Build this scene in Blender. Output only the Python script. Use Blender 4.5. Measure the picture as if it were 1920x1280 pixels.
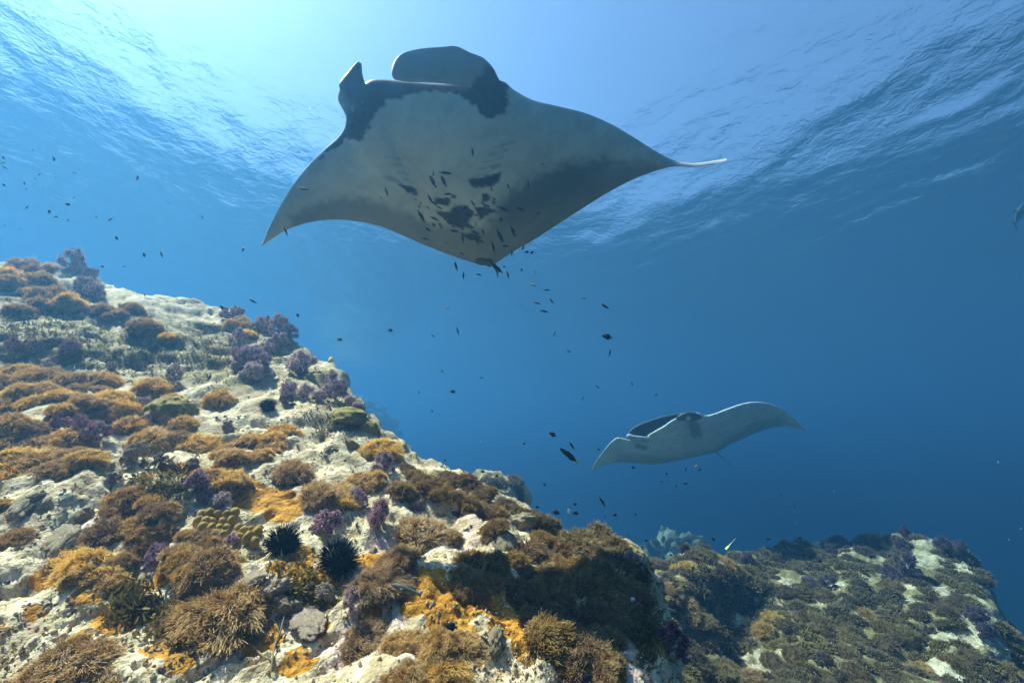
import bpy, bmesh, math, random
import numpy as np
from mathutils import Vector, Matrix
from mathutils.bvhtree import BVHTree

for o in list(bpy.data.objects):
    bpy.data.objects.remove(o, do_unlink=True)
scene = bpy.context.scene
col = scene.collection
random.seed(7)
RNG = np.random.default_rng(11)

# ------------------------------------------------------------------ camera
F_PX, W_PX, H_PX, HORIZON = 800.0, 1920.0, 1280.0, 860.0
PITCH = math.atan((HORIZON - H_PX / 2) / F_PX)
cam_data = bpy.data.cameras.new('camera')
cam = bpy.data.objects.new('camera', cam_data)
col.objects.link(cam)
cam_data.sensor_width = 36.0
cam_data.lens = 36.0 * F_PX / W_PX
cam_data.clip_start = 0.05
cam_data.clip_end = 2000
cam.location = (0, 0, 0)
cam.rotation_euler = (math.radians(90) + PITCH, 0, 0)
scene.camera = cam

# ------------------------------------------------------------------ light
SUN_EL, SUN_AZ = math.radians(57), math.radians(-70)      # azimuth from +Y, negative to the left
sun_dir = Vector((math.sin(SUN_AZ) * math.cos(SUN_EL), math.cos(SUN_AZ) * math.cos(SUN_EL), math.sin(SUN_EL)))
world = bpy.data.worlds.new('World')
scene.world = world
world.use_nodes = True
wn = world.node_tree.nodes
sky = wn.new('ShaderNodeTexSky')
sky.sky_type = 'NISHITA'
sky.sun_disc = False
sky.sun_elevation = SUN_EL
sky.sun_rotation = SUN_AZ
wn['Background'].inputs['Strength'].default_value = 0.065
world.node_tree.links.new(sky.outputs[0], wn['Background'].inputs['Color'])
sl = bpy.data.lights.new('sun', 'SUN')
sl.energy = 5.0
sl.angle = math.radians(0.5)
sl.color = (1.0, 0.83, 0.63)
sun = bpy.data.objects.new('sun', sl)
col.objects.link(sun)
sun.rotation_euler = sun_dir.to_track_quat('Z', 'Y').to_euler()
sun.location = sun_dir * 50

vs = scene.view_settings
vs.view_transform = 'Standard'
vs.look = 'None'
vs.gamma = 1.0
vs.use_curve_mapping = False
vs.exposure = 1.95
cy = scene.cycles
cy.use_denoising = True
cy.denoiser = 'OPENIMAGEDENOISE'
cy.use_adaptive_sampling = True
cy.adaptive_threshold = 0.05
cy.max_bounces = 5
cy.diffuse_bounces = 2
cy.glossy_bounces = 2
cy.transmission_bounces = 2
cy.volume_bounces = 0
cy.transparent_max_bounces = 5
cy.sample_clamp_indirect = 4.0
cy.caustics_reflective = False
cy.caustics_refractive = False

SURF_Z = 8.6      # sea surface above the camera
FLOOR_Z = -16.0

def ray(px, py):
    X, Y = (px - W_PX / 2) / F_PX, (H_PX / 2 - py) / F_PX
    c, s = math.cos(PITCH), math.sin(PITCH)
    return np.array([X, c - Y * s, Y * c + s])      # length along the view axis is 1

def at(px, py, depth):
    return ray(px, py) * depth
# ------------------------------------------------------------------ helpers
def link(o, parent=None):
    col.objects.link(o)
    if parent is not None:
        o.parent = parent
    return o

def tag(o, label=None, cat=None, group=None, kind=None):
    if label: o['label'] = label
    if cat: o['category'] = cat
    if group: o['group'] = group
    if kind: o['kind'] = kind
    return o

def np_mesh(name, verts, faces, mat=None, smooth=True):
    """verts (n,3) array, faces list of tuples or an (m,4)/(m,3) array"""
    me = bpy.data.meshes.new(name)
    verts = np.asarray(verts, dtype=np.float64)
    faces_a = np.asarray(faces) if not isinstance(faces, np.ndarray) else faces
    k = faces_a.shape[1]
    me.vertices.add(len(verts))
    me.vertices.foreach_set('co', verts.astype(np.float32).ravel())
    me.loops.add(faces_a.size)
    me.loops.foreach_set('vertex_index', faces_a.astype(np.int32).ravel())
    me.polygons.add(len(faces_a))
    me.polygons.foreach_set('loop_start', np.arange(0, faces_a.size, k, dtype=np.int32))
    me.polygons.foreach_set('loop_total', np.full(len(faces_a), k, dtype=np.int32))
    me.polygons.foreach_set('use_smooth', np.full(len(faces_a), smooth))
    me.update(calc_edges=True)
    me.validate()
    if mat: me.materials.append(mat)
    return me

def grid_faces(nu, nv, off=0, wrap=False):
    i, j = np.meshgrid(np.arange(nu - 1), np.arange(nv - 1 if not wrap else nv), indexing='ij')
    j2 = (j + 1) % nv
    a = i * nv + j; b = i * nv + j2; c = (i + 1) * nv + j2; d = (i + 1) * nv + j
    return (np.stack([a, b, c, d], -1).reshape(-1, 4) + off)

def color_attr(me, name, rgb):
    at_ = me.color_attributes.new(name, 'FLOAT_COLOR', 'POINT')
    rgba = np.ones((len(rgb), 4), np.float32)
    rgba[:, :3] = rgb
    at_.data.foreach_set('color', rgba.ravel())

# gradient noise on arrays -------------------------------------------------
_perm = np.random.default_rng(3).permutation(256).astype(np.int64)
_perm = np.concatenate([_perm, _perm, _perm])
_g = np.random.default_rng(4).normal(size=(256, 3))
_g /= np.linalg.norm(_g, axis=1)[:, None]
def pnoise(p):
    p = np.asarray(p, dtype=np.float64)
    i = np.floor(p).astype(np.int64)
    f = p - i
    u = f * f * f * (f * (f * 6 - 15) + 10)
    i &= 255
    res = 0
    for dx in (0, 1):
        wx = u[..., 0] if dx else 1 - u[..., 0]
        for dy in (0, 1):
            wy = u[..., 1] if dy else 1 - u[..., 1]
            for dz in (0, 1):
                wz = u[..., 2] if dz else 1 - u[..., 2]
                h = _perm[_perm[_perm[(i[..., 0] + dx) & 255] + ((i[..., 1] + dy) & 255)] + ((i[..., 2] + dz) & 255)]
                g = _g[h]
                d = (f[..., 0] - dx) * g[..., 0] + (f[..., 1] - dy) * g[..., 1] + (f[..., 2] - dz) * g[..., 2]
                res = res + wx * wy * wz * d
    return res * 1.6
def fbm(p, oct=4, lac=2.1, gain=0.5):
    p = np.asarray(p, dtype=np.float64)
    a, s, out = 1.0, 1.0, 0
    for k in range(oct):
        out = out + a * pnoise(p * s + 17.3 * k)
        a *= gain; s *= lac
    return out
def ridged(p, oct=4, lac=2.1, gain=0.5):
    p = np.asarray(p, dtype=np.float64)
    a, s, out = 1.0, 1.0, 0
    for k in range(oct):
        out = out + a * (1 - 2 * np.abs(pnoise(p * s + 9.1 * k)))
        a *= gain; s *= lac
    return out

def smooth(e0, e1, x):
    t = np.clip((x - e0) / (e1 - e0), 0, 1)
    return t * t * (3 - 2 * t)

class NT:
    """small node-tree helper"""
    def __init__(self, name):
        self.m = bpy.data.materials.new(name)
        self.m.use_nodes = True
        self.t = self.m.node_tree
        self.n = self.t.nodes
        for x in list(self.n): self.n.remove(x)
        self.out = self.n.new('ShaderNodeOutputMaterial')
    def add(self, typ, **kw):
        nd = self.n.new(typ)
        for k, v in kw.items():
            if k in nd.inputs.keys() if hasattr(nd.inputs, 'keys') else False:
                self.set(nd, k, v)
            else:
                setattr(nd, k, v)
        return nd
    def set(self, nd, k, v):
        if isinstance(v, bpy.types.NodeSocket):
            self.t.links.new(v, nd.inputs[k])
        else:
            nd.inputs[k].default_value = v
    def noise(self, scale, detail=4, rough=0.55, vec=None, dist=0.0):
        nd = self.n.new('ShaderNodeTexNoise')
        nd.inputs['Scale'].default_value = scale
        nd.inputs['Detail'].default_value = detail
        nd.inputs['Roughness'].default_value = rough
        nd.inputs['Distortion'].default_value = dist
        if vec is not None: self.t.links.new(vec, nd.inputs['Vector'])
        return nd.outputs['Fac']
    def voro(self, scale, vec=None, feature='F1', out='Distance', rand=1.0):
        nd = self.n.new('ShaderNodeTexVoronoi')
        nd.feature = feature
        nd.inputs['Scale'].default_value = scale
        nd.inputs['Randomness'].default_value = rand
        if vec is not None: self.t.links.new(vec, nd.inputs['Vector'])
        return nd.outputs[out]
    def ramp(self, fac, stops, interp='LINEAR'):
        nd = self.n.new('ShaderNodeValToRGB')
        cr = nd.color_ramp
        cr.interpolation = interp
        while len(cr.elements) < len(stops): cr.elements.new(0.5)
        for e, (p, c) in zip(cr.elements, stops):
            e.position = p
            e.color = (c, c, c, 1) if isinstance(c, (int, float)) else (*c, 1)
        self.t.links.new(fac, nd.inputs['Fac'])
        return nd.outputs['Color']
    def mix(self, fac, a, b, blend='MIX'):
        nd = self.n.new('ShaderNodeMix')
        nd.data_type = 'RGBA'
        nd.blend_type = blend
        for sock, v in ((nd.inputs[0], fac), (nd.inputs[6], a), (nd.inputs[7], b)):
            if isinstance(v, bpy.types.NodeSocket): self.t.links.new(v, sock)
            elif isinstance(v, (int, float)): sock.default_value = v if sock.type == 'VALUE' else (v, v, v, 1)
            else: sock.default_value = (*v, 1)
        return nd.outputs[2]
    def math(self, op, a, b=0.0, c=0.0):
        nd = self.n.new('ShaderNodeMath')
        nd.operation = op
        for s, v in zip(nd.inputs, (a, b, c)):
            if isinstance(v, bpy.types.NodeSocket): self.t.links.new(v, s)
            else: s.default_value = v
        return nd.outputs[0]
    def coord(self, which='Object'):
        return self.n.new('ShaderNodeTexCoord').outputs[which]
    def attr(self, name, out='Color'):
        nd = self.n.new('ShaderNodeAttribute')
        nd.attribute_name = name
        return nd.outputs[out]
    def obj_random(self):
        return self.n.new('ShaderNodeObjectInfo').outputs['Random']
    def bump(self, h, strength=0.5, dist=0.01, normal=None):
        nd = self.n.new('ShaderNodeBump')
        nd.inputs['Strength'].default_value = strength
        nd.inputs['Distance'].default_value = dist
        self.t.links.new(h, nd.inputs['Height'])
        if normal is not None: self.t.links.new(normal, nd.inputs['Normal'])
        return nd.outputs['Normal']
    def bsdf(self, color, rough=0.7, normal=None, spec=0.2, sub=0.0, sheen=0.0, trans=0.0):
        nd = self.n.new('ShaderNodeBsdfPrincipled')
        for k, v in (('Base Color', color), ('Roughness', rough), ('Specular IOR Level', spec)):
            if isinstance(v, bpy.types.NodeSocket): self.t.links.new(v, nd.inputs[k])
            elif k == 'Base Color': nd.inputs[k].default_value = (*v, 1)
            else: nd.inputs[k].default_value = v
        nd.inputs['Sheen Weight'].default_value = sheen
        if normal is not None: self.t.links.new(normal, nd.inputs['Normal'])
        sh = nd.outputs[0]
        if trans > 0:
            tr = self.n.new('ShaderNodeBsdfTranslucent')
            if isinstance(color, bpy.types.NodeSocket): self.t.links.new(color, tr.inputs['Color'])
            else: tr.inputs['Color'].default_value = (*color, 1)
            mx = self.n.new('ShaderNodeMixShader')
            mx.inputs[0].default_value = trans
            self.t.links.new(sh, mx.inputs[1]); self.t.links.new(tr.outputs[0], mx.inputs[2])
            sh = mx.outputs[0]
        self.t.links.new(sh, self.out.inputs['Surface'])
        return self.m

# ------------------------------------------------------------------ the sea: surface, body of water, bed
def build_surface():
    n = 380
    t = np.linspace(-1, 1, n)
    # dense near the camera, stretched towards the horizon
    ax = 34 * t + 216 * np.sign(t) * np.abs(t) ** 9
    X, Y = np.meshgrid(ax, ax + 8, indexing='ij')
    P = np.stack([X, Y, np.zeros_like(X)], -1)
    th = math.radians(28)
    u = X * math.cos(th) + Y * math.sin(th); v = -X * math.sin(th) + Y * math.cos(th)
    Q = np.stack([u, v * 0.55, np.zeros_like(u)], -1)
    warp = 0.6 * fbm(Q * 0.16 + 3.0, 2)
    fade = 1 - 0.6 * smooth(18, 42, np.hypot(X, Y)) - 0.4 * smooth(45, 90, np.hypot(X, Y))
    Z = 0.20 * fbm(Q * 0.14, 2) + (0.046 * fbm(Q * 0.9 + warp[..., None], 3, 2.0, 0.5) + 0.018 * ridged(Q * 1.1 + warp[..., None] + 9, 2)) * fade
    Z = SURF_Z + Z * 0.9
    P[..., 2] = Z
    m = NT('sea_surface_water')
    nrm = m.bump(m.noise(3.6, 4, 0.6, m.coord('Object'), 0.8), 0.32, 0.07)
    fr = m.n.new('ShaderNodeFresnel'); fr.inputs['IOR'].default_value = WATER_IOR
    m.t.links.new(nrm, fr.inputs['Normal'])
    tr = m.n.new('ShaderNodeBsdfTransparent'); tr.inputs['Color'].default_value = (0.97, 0.99, 1, 1)
    gl = m.n.new('ShaderNodeBsdfGlossy'); gl.inputs['Roughness'].default_value = 0.14
    m.t.links.new(nrm, gl.inputs['Normal'])
    mx = m.n.new('ShaderNodeMixShader')
    m.t.links.new(fr.outputs[0], mx.inputs[0]); m.t.links.new(tr.outputs[0], mx.inputs[1]); m.t.links.new(gl.outputs[0], mx.inputs[2])
    m.t.links.new(mx.outputs[0], m.out.inputs['Surface'])
    f = grid_faces(n, n)[:, ::-1]
    o = bpy.data.objects.new('water_surface', np_mesh('water_surface', P.reshape(-1, 3), f, m.m))
    # normals must point up to the air
    if o.data.polygons[0].normal.z < 0: o.data.flip_normals()
    link(o)
    tag(o, 'rippled sea surface seen from below with the bright sky through it', kind='structure')
    return o
WATER_IOR = 1.19

# sea water scatters in two ways: the water itself (blue, broad) and drifting particles (neutral, forward)
def lobe(m, dens, sig_s, sig_a, g):
    pv = m.n.new('ShaderNodeVolumePrincipled')
    c = tuple(x / dens for x in sig_s)
    pv.inputs['Color'].default_value = (*c, 1)
    pv.inputs['Density'].default_value = dens
    pv.inputs['Anisotropy'].default_value = g
    pv.inputs['Absorption Color'].default_value = (*(max(0.0, 1 - q / dens / (1 - k)) ** 2 for q, k in zip(sig_a, c)), 1)
    return pv.outputs[0]
def build_haze():
    m = NT('sea_water_body')
    ad = m.n.new('ShaderNodeAddShader')
    m.t.links.new(lobe(m, 0.15, WATER_S, WATER_A, WATER_G), ad.inputs[0])
    m.t.links.new(lobe(m, 0.05, PART_S, (0.0, 0.0, 0.0), PART_G), ad.inputs[1])
    m.t.links.new(ad.outputs[0], m.out.inputs['Volume'])
    m.m.cycles.homogeneous_volume = True
    R, z0, z1 = 240.0, FLOOR_Z - 1.2, SURF_Z + 0.9
    v = [(x, y, z) for z in (z0, z1) for x, y in ((-R, -R), (R, -R), (R, R), (-R, R))]
    f = [(3, 2, 1, 0), (4, 5, 6, 7), (0, 1, 5, 4), (1, 2, 6, 5), (2, 3, 7, 6), (3, 0, 4, 7)]
    o = bpy.data.objects.new('haze', np_mesh('haze', np.array(v), f, m.m, smooth=False))
    link(o)
    tag(o, 'blue sea water filling the whole scene', kind='stuff')
WATER_S, WATER_A, WATER_G = (0.0, 0.0081, 0.0216), (0.057, 0.029, 0.0105), 0.42      # per metre
PART_S, PART_G = (0.0035, 0.0031, 0.0024), 0.90

def build_seabed():
    n = 60
    ax = np.linspace(-235, 235, n)
    X, Y = np.meshgrid(ax, ax, indexing='ij')
    P = np.stack([X, Y, FLOOR_Z + 0.8 * fbm(np.stack([X * .05, Y * .05, X * 0], -1), 3)], -1)
    m = NT('deep_sand')
    mat = m.bsdf(m.ramp(m.noise(0.6, 5), [(0.3, (0.16, 0.15, 0.12)), (0.7, (0.26, 0.24, 0.2))]), 0.9)
    o = bpy.data.objects.new('seabed', np_mesh('seabed', P.reshape(-1, 3), grid_faces(n, n), mat))
    link(o); tag(o, 'deep sandy sea bed below the reef', kind='structure')
build_surface(); build_haze(); build_seabed()
# ------------------------------------------------------------------ reef rock
def catmull(A, t):
    """A (n, ...) control values, t (m,) in 0..n-1 -> (m, ...)"""
    A = np.asarray(A, float); n = len(A)
    i = np.clip(np.floor(t).astype(int), 0, n - 2)
    f = (t - i).reshape((-1,) + (1,) * (A.ndim - 1))
    p0, p1, p2, p3 = A[np.clip(i - 1, 0, n - 1)], A[i], A[i + 1], A[np.clip(i + 2, 0, n - 1)]
    # limited tangents keep steps from overshooting
    m1 = 0.5 * (p2 - p0); m2 = 0.5 * (p3 - p1)
    f2, f3 = f * f, f * f * f
    return (2*f3 - 3*f2 + 1) * p1 + (f3 - 2*f2 + f) * m1 + (-2*f3 + 3*f2) * p2 + (f3 - f2) * m2

def profile_sheet(cols, K, skirt, side):
    """cols: list of (px, [(py, depth), ...] near to far) -> control grid of points incl. drop-offs"""
    G, xs = [], []
    for px, prof in cols:
        py = np.array([p[0] for p in prof], float); d = np.array([p[1] for p in prof], float)
        s = np.linspace(0, 1, K)
        cum = np.concatenate([[0], np.cumsum(np.hypot(np.diff(py), 60 * np.diff(d)))]); cum /= cum[-1]
        yy = np.interp(s, cum, py); dd = np.interp(s, cum, d)
        pts = [at(px, a, b) for a, b in zip(yy, dd)]
        tip = pts[-1]
        out = np.array([tip[0], tip[1], 0]); out /= np.linalg.norm(out)
        for (a, b) in skirt:
            pts.append(tip + out * a + np.array([0, 0, b]))
        G.append(pts)
    G = np.array(G)
    ex = []
    for (dx, dy, dz) in side:
        ex.append(G[-1] + np.array([dx, dy, dz]))
    if ex: G = np.concatenate([G, np.array(ex)], 0)
    return G

def sheet_mesh(G, nu, nv, upx, disp):
    """upx: fraction positions for columns, so that density follows the picture"""
    tu = np.interp(np.linspace(0, 1, nu), upx / upx[-1], np.arange(len(G)))
    tv = np.linspace(0, G.shape[1] - 1, nv)
    A = catmull(G, tu)
    P = catmull(np.swapaxes(A, 0, 1), tv)
    P = np.swapaxes(P, 0, 1)
    for _ in range(2):
        P[1:-1, 1:-1] = 0.5 * P[1:-1, 1:-1] + 0.125 * (P[:-2, 1:-1] + P[2:, 1:-1] + P[1:-1, :-2] + P[1:-1, 2:])
    du = np.gradient(P, axis=0); dv = np.gradient(P, axis=1)
    N = np.cross(du, dv); N /= np.linalg.norm(N, axis=-1, keepdims=True) + 1e-12
    if N[nu // 2, nv // 4, 2] < 0: N = -N
    h = disp(P)
    P = P + N * h[..., None]
    f = grid_faces(nu, nv)
    return P, N, f

def rock_height(P):
    w = fbm(P * 0.8 + 5, 2)[..., None] * 0.35
    Q = P + w
    h = 0.13 * fbm(Q * 1.0, 3)
    h = h + 0.040 * ridged(Q * 1.5 + 3, 3, 2.2, 0.42)
    # stepped bedding: flat shelves with short risers
    lay = (P[..., 2] * 4.0 + 1.1 * fbm(P * 1.3 + 8, 3))
    h = h + 0.022 * (smooth(0.35, 0.65, lay - np.floor(lay)) - 0.5)
    h = h + 0.018 * fbm(Q * 7.0, 3) + 0.005 * ridged(Q * 17, 2)
    pit = fbm(Q * 11 + 40, 2)
    h = h - 0.028 * smooth(0.30, 0.62, pit) 
    return h

main_cols = [
 (-900, [(1700,0.9),(1280,1.35),(1050,1.8),(880,2.3),(740,3.2),(620,4.4),(500,6.2)]),
 (-350, [(1700,1.0),(1280,1.5),(1080,1.9),(900,2.6),(760,3.4),(690,4.1),(600,4.6),(560,5.4),(490,6.8)]),
 (0,   [(1700,1.05),(1280,1.6),(1100,2.0),(900,2.75),(780,3.5),(690,4.3),(605,4.7),(570,5.4),(504,6.8)]),
 (140, [(1700,1.05),(1280,1.62),(1100,2.05),(900,2.85),(780,3.6),(690,4.45),(610,4.9),(575,5.6),(520,6.9)]),
 (230, [(1700,1.05),(1280,1.65),(1100,2.1),(900,2.95),(780,3.75),(690,4.7),(620,5.4),(580,6.1),(549,7.0)]),
 (360, [(1700,1.1),(1280,1.7),(1100,2.15),(900,3.05),(780,3.95),(690,5.0),(620,6.0),(568,7.2)]),
 (470, [(1700,1.1),(1280,1.72),(1100,2.2),(900,3.15),(780,4.15),(700,5.1),(610,6.7)]),
 (560, [(1700,1.1),(1280,1.75),(1100,2.25),(900,3.25),(800,4.1),(740,4.8),(648,6.2)]),
 (620, [(1700,1.12),(1280,1.78),(1100,2.3),(910,3.25),(820,4.0),(760,4.7),(702,5.6)]),
 (700, [(1700,1.12),(1280,1.8),(1100,2.3),(940,3.15),(860,3.9),(800,4.8)]),
 (760, [(1700,1.15),(1280,1.82),(1100,2.33),(960,3.1),(900,3.7),(862,4.5)]),
 (850, [(1700,1.15),(1280,1.85),(1100,2.4),(980,3.05),(930,3.5),(892,4.3)]),
 (960, [(1700,1.18),(1280,1.9),(1130,2.35),(1030,2.9),(980,3.4),(950,4.1)]),
 (1060,[(1700,1.2),(1280,1.93),(1150,2.33),(1060,2.8),(1010,3.2),(982,3.8)]),
 (1140,[(1700,1.22),(1280,1.97),(1160,2.33),(1090,2.65),(1040,2.95),(1004,3.5)]),
 (1190,[(1700,1.24),(1280,2.0),(1180,2.3),(1120,2.55),(1080,2.75),(1042,3.2)]),
 (1222,[(1700,1.26),(1300,1.98),(1220,2.2),(1170,2.35),(1135,2.48),(1100,2.75)]),
 (1248,[(1700,1.28),(1330,1.95),(1280,2.07),(1240,2.17),(1210,2.25),(1190,2.36)]),
]
SK = [(0.25, -0.06), (0.55, -0.35), (0.85, -1.1), (1.1, -2.6), (1.3, -5.0), (1.5, -9.0)]
SIDE = [(0.05, 0.02, -0.25), (0.10, 0.05, -0.9), (0.22, 0.08, -2.2), (0.35, 0.1, -5.0), (0.5, 0.1, -9.5)]
G = profile_sheet(main_cols, 22, SK, SIDE)
upx = np.array([c[0] for c in main_cols] + [1290, 1340, 1400, 1440, 1480], float) + 900
P_main, N_main, f_main = sheet_mesh(G, 560, 440, upx, rock_height)

right_cols = [
 (1000, [(1700,2.7),(1400,3.6),(1300,4.2),(1200,5.0),(1130,6.0),(1090,7.2)]),
 (1200, [(1700,2.7),(1400,3.6),(1280,4.3),(1180,5.1),(1110,6.0),(1075,7.0)]),
 (1260, [(1700,2.7),(1400,3.6),(1280,4.4),(1180,5.2),(1100,6.0),(1060,6.9)]),
 (1310, [(1700,2.7),(1400,3.7),(1280,4.5),(1180,5.3),(1100,6.0),(1064,6.4),(1042,7.0)]),
 (1370, [(1700,2.7),(1400,3.7),(1280,4.5),(1180,5.4),(1110,6.2),(1070,6.9),(1052,7.8)]),
 (1450, [(1700,2.7),(1400,3.7),(1280,4.5),(1180,5.5),(1090,6.9),(1032,8.4)]),
 (1560, [(1700,2.7),(1400,3.7),(1280,4.5),(1180,5.5),(1090,6.9),(1022,8.8)]),
 (1650, [(1700,2.7),(1400,3.7),(1280,4.5),(1180,5.5),(1090,6.9),(1012,9.0)]),
 (1720, [(1700,2.7),(1400,3.7),(1280,4.5),(1180,5.5),(1090,6.7),(1012,8.6)]),
 (1790, [(1700,2.7),(1400,3.7),(1280,4.55),(1200,5.2),(1110,6.4),(1036,8.1)]),
 (1840, [(1700,2.7),(1400,3.75),(1280,4.6),(1200,5.2),(1140,5.9),(1092,7.0)]),
 (1876, [(1700,2.75),(1400,3.8),(1310,4.4),(1250,4.9),(1200,5.5),(1160,6.3)]),
 (1908, [(1700,2.8),(1450,3.6),(1350,4.2),(1300,4.6),(1260,5.0),(1232,5.6)]),
 (1960, [(1750,2.8),(1500,3.5),(1420,3.9),(1360,4.3),(1320,4.6),(1300,5.2)]),
]
SK2 = [(0.4, -0.12), (0.9, -0.6), (1.4, -1.8), (1.8, -4.0), (2.1, -7.0), (2.4, -12.0)]
SIDE2 = [(0.15, 0.02, -0.5), (0.35, 0.05, -1.6), (0.6, 0.08, -4.0), (0.9, 0.1, -10.0)]
right_cols = [(a, [(y_, d_ * min(1.35, 1.15 + max(0, a - 1200) * 0.0012)) for y_, d_ in b]) for a, b in right_cols]
G2 = profile_sheet(right_cols, 20, SK2, SIDE2)
upx2 = np.array([c[0] for c in right_cols] + [2000, 2040, 2080, 2120], float) - 1000
def rock_height2(P):
    return rock_height(P * 0.75) * 1.3
P_right, N_right, f_right = sheet_mesh(G2, 340, 240, upx2, rock_height2)

# painted growth on the rock: orange sponge film, olive turf, pink crust (some of the olive paints in shade)
def proj(P):
    c, s = math.cos(PITCH), math.sin(PITCH)
    dep = P[..., 1] * c + P[..., 2] * s
    up = -P[..., 1] * s + P[..., 2] * c
    dep = np.maximum(dep, 1e-3)
    return 960 + 800 * P[..., 0] / dep, 640 - 800 * up / dep, dep

def blob_mask(centres, P, wob, soft=0.35):
    m = np.zeros(P.shape[:-1])
    for (c, r) in centres:
        d = np.linalg.norm(P - c, axis=-1) / r + wob
        m = np.maximum(m, 1 - smooth(1 - soft, 1 + soft, d))
    return m

def surf_pt(Pg, px, py):
    x, y, d = proj(Pg)
    vis = d > 0.5
    e = (x - px) ** 2 + (y - py) ** 2 + np.where(vis, 0, 1e9) + d * 6
    k = np.argmin(e)
    return Pg.reshape(-1, 3)[k], d.reshape(-1)[k]

orange_px = [(450,912,34),(490,930,46),(540,950,40),(335,885,30),(230,1155,44),(100,1095,34),(180,1110,30),(212,1172,26),(300,1085,34),
 (560,1050,40),(590,1090,44),(545,1110,34),(700,1052,34),(790,1112,44),(850,1140,56),(915,1140,58),(955,1165,48),(985,1205,36),
 (500,1195,34),(560,1235,30),(310,1215,34),(140,1195,30),(230,1140,30),(60,1150,20),(870,1190,30),(640,1050,26),(520,1060,26),(250,1110,26),(430,1180,18),
 (340,1240,20),(700,1150,26),(1150,1260,24),(420,880,24),(280,900,20),(300,760,20),(600,1180,22)]
olive_px = [(30,620,70),(100,610,70),(170,620,70),(230,630,60),(60,660,70),(140,670,60),(200,600,50),(20,560,50),(150,560,50),(260,590,40),(450,720,40),(380,620,50),(480,630,50),(580,700,50),(630,740,40),(1180,1120,60),(1100,1000,80),(1000,980,60),(1160,1050,60),(330,650,70),(400,650,70),(270,670,60),(370,700,60),(430,680,50),(310,610,50),(200,650,50),(60,590,60),(120,640,60),(640,760,40),(300,760,50),(690,800,40),(560,660,60),(500,650,60)]  # blobs on upper step and slope end hold turf and painted shade
pink_px = [(560,1150,50),(480,1090,40),(300,1040,50),(640,1210,40),(900,970,50),(720,1030,40),(860,1010,50),(1190,1230,50),(700,1190,50),(230,960,50)]
def make_masks(Pg, lists, scale):
    ms = []
    wob = 0.45 * fbm(Pg * scale, 3)
    for L in lists:
        cs = []
        for (a, b, r) in L:
            c, d = surf_pt(Pg, a, b)
            cs.append((c, 1.0 * r * d / 800))
        ms.append(blob_mask(cs, Pg, wob))
    return np.stack(ms, -1)
growth = make_masks(P_main, [orange_px, olive_px, pink_px], 6.0)

def rock_material(name, deep=False):
    m = NT(name)
    co = m.coord('Object')
    zone = m.attr('growth')
    sep = m.n.new('ShaderNodeSeparateColor'); m.t.links.new(zone, sep.inputs[0])
    big = m.noise(2.2, 5, 0.6, co); mid = m.noise(9, 6, 0.65, co, 0.4); fine = m.noise(48, 5, 0.7, co)
    cell = m.voro(34, co); cell2 = m.voro(90, co)
    base = m.ramp(mid, [(0.30, (0.16, 0.105, 0.045)), (0.41, (0.44, 0.31, 0.16)), (0.52, (0.70, 0.545, 0.335)), (0.72, (0.83, 0.70, 0.49))])
    base = m.mix(m.ramp(fine, [(0.46, 0.0), (0.66, 0.4)]), base, (0.86, 0.75, 0.56))
    # dark algal flecks and little holes
    fleck = m.ramp(m.noise(26, 6, 0.75, co, 0.8), [(0.55, 0.0), (0.66, 0.8)])
    base = m.mix(fleck, base, (0.10, 0.075, 0.035))
    grey = m.ramp(m.noise(5.5, 5, 0.6, co, 0.5), [(0.52, 0.0), (0.62, 0.7)])
    base = m.mix(grey, base, (0.40, 0.33, 0.24))
    tints = m.ramp(m.noise(13, 5, 0.7, co, 1.2), [(0.58, 0.0), (0.64, 0.75)])
    base = m.mix(tints, base, (0.42, 0.20, 0.20))
    film = m.ramp(m.noise(3.1, 6, 0.68, co, 0.9), [(0.46, 0.0), (0.58, 0.7)])
    base = m.mix(film, base, m.mix(m.noise(20, 5, 0.7, co), (0.20, 0.12, 0.05), (0.52, 0.38, 0.20)))
    # pink crust
    pk = m.math('MULTIPLY', sep.outputs[2], m.ramp(m.noise(16, 5, 0.65, co, 0.6), [(0.42, 0.0), (0.56, 0.8)]))
    base = m.mix(pk, base, (0.62, 0.40, 0.40))
    # olive turf with its painted-in shade
    ol = m.math('MULTIPLY', sep.outputs[1], m.ramp(m.noise(12, 6, 0.7, co, 0.5), [(0.36, 0.0), (0.52, 1.0)]))
    base = m.mix(ol, base, m.mix(m.noise(30, 4, 0.6, co), (0.14, 0.10, 0.035), (0.34, 0.25, 0.11)))
    # orange film sponge with hard torn edges
    og = m.math('MULTIPLY', sep.outputs[0], m.ramp(m.noise(15, 6, 0.72, co, 0.6), [(0.0, 0.55), (1.0, 1.35)]))
    om = m.ramp(og, [(0.44, 0.0), (0.50, 1.0)])
    base = m.mix(om, base, m.ramp(m.noise(18, 6, 0.7, co, 0.7), [(0.32, (0.13, 0.045, 0.006)), (0.45, (0.36, 0.145, 0.008)), (0.60, (0.56, 0.25, 0.02)), (0.72, (0.66, 0.36, 0.08))]))
    red = m.ramp(m.noise(7.5, 5, 0.7, co, 1.5), [(0.66, 0.0), (0.69, 0.9)])
    base = m.mix(red, base, (0.36, 0.07, 0.03))
    h = m.math('ADD', m.math('MULTIPLY', fine, 0.7), m.math('MULTIPLY', mid, 1.2))
    h = m.math('ADD', h, m.math('MULTIPLY', cell, -0.8))
    h = m.math('ADD', h, m.math('MULTIPLY', cell2, -0.35))
    nrm = m.bump(h, 0.8, 0.013)
    return m.bsdf(base, 0.85, nrm, 0.25)
M_ROCK = rock_material('encrusted_rock')

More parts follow.
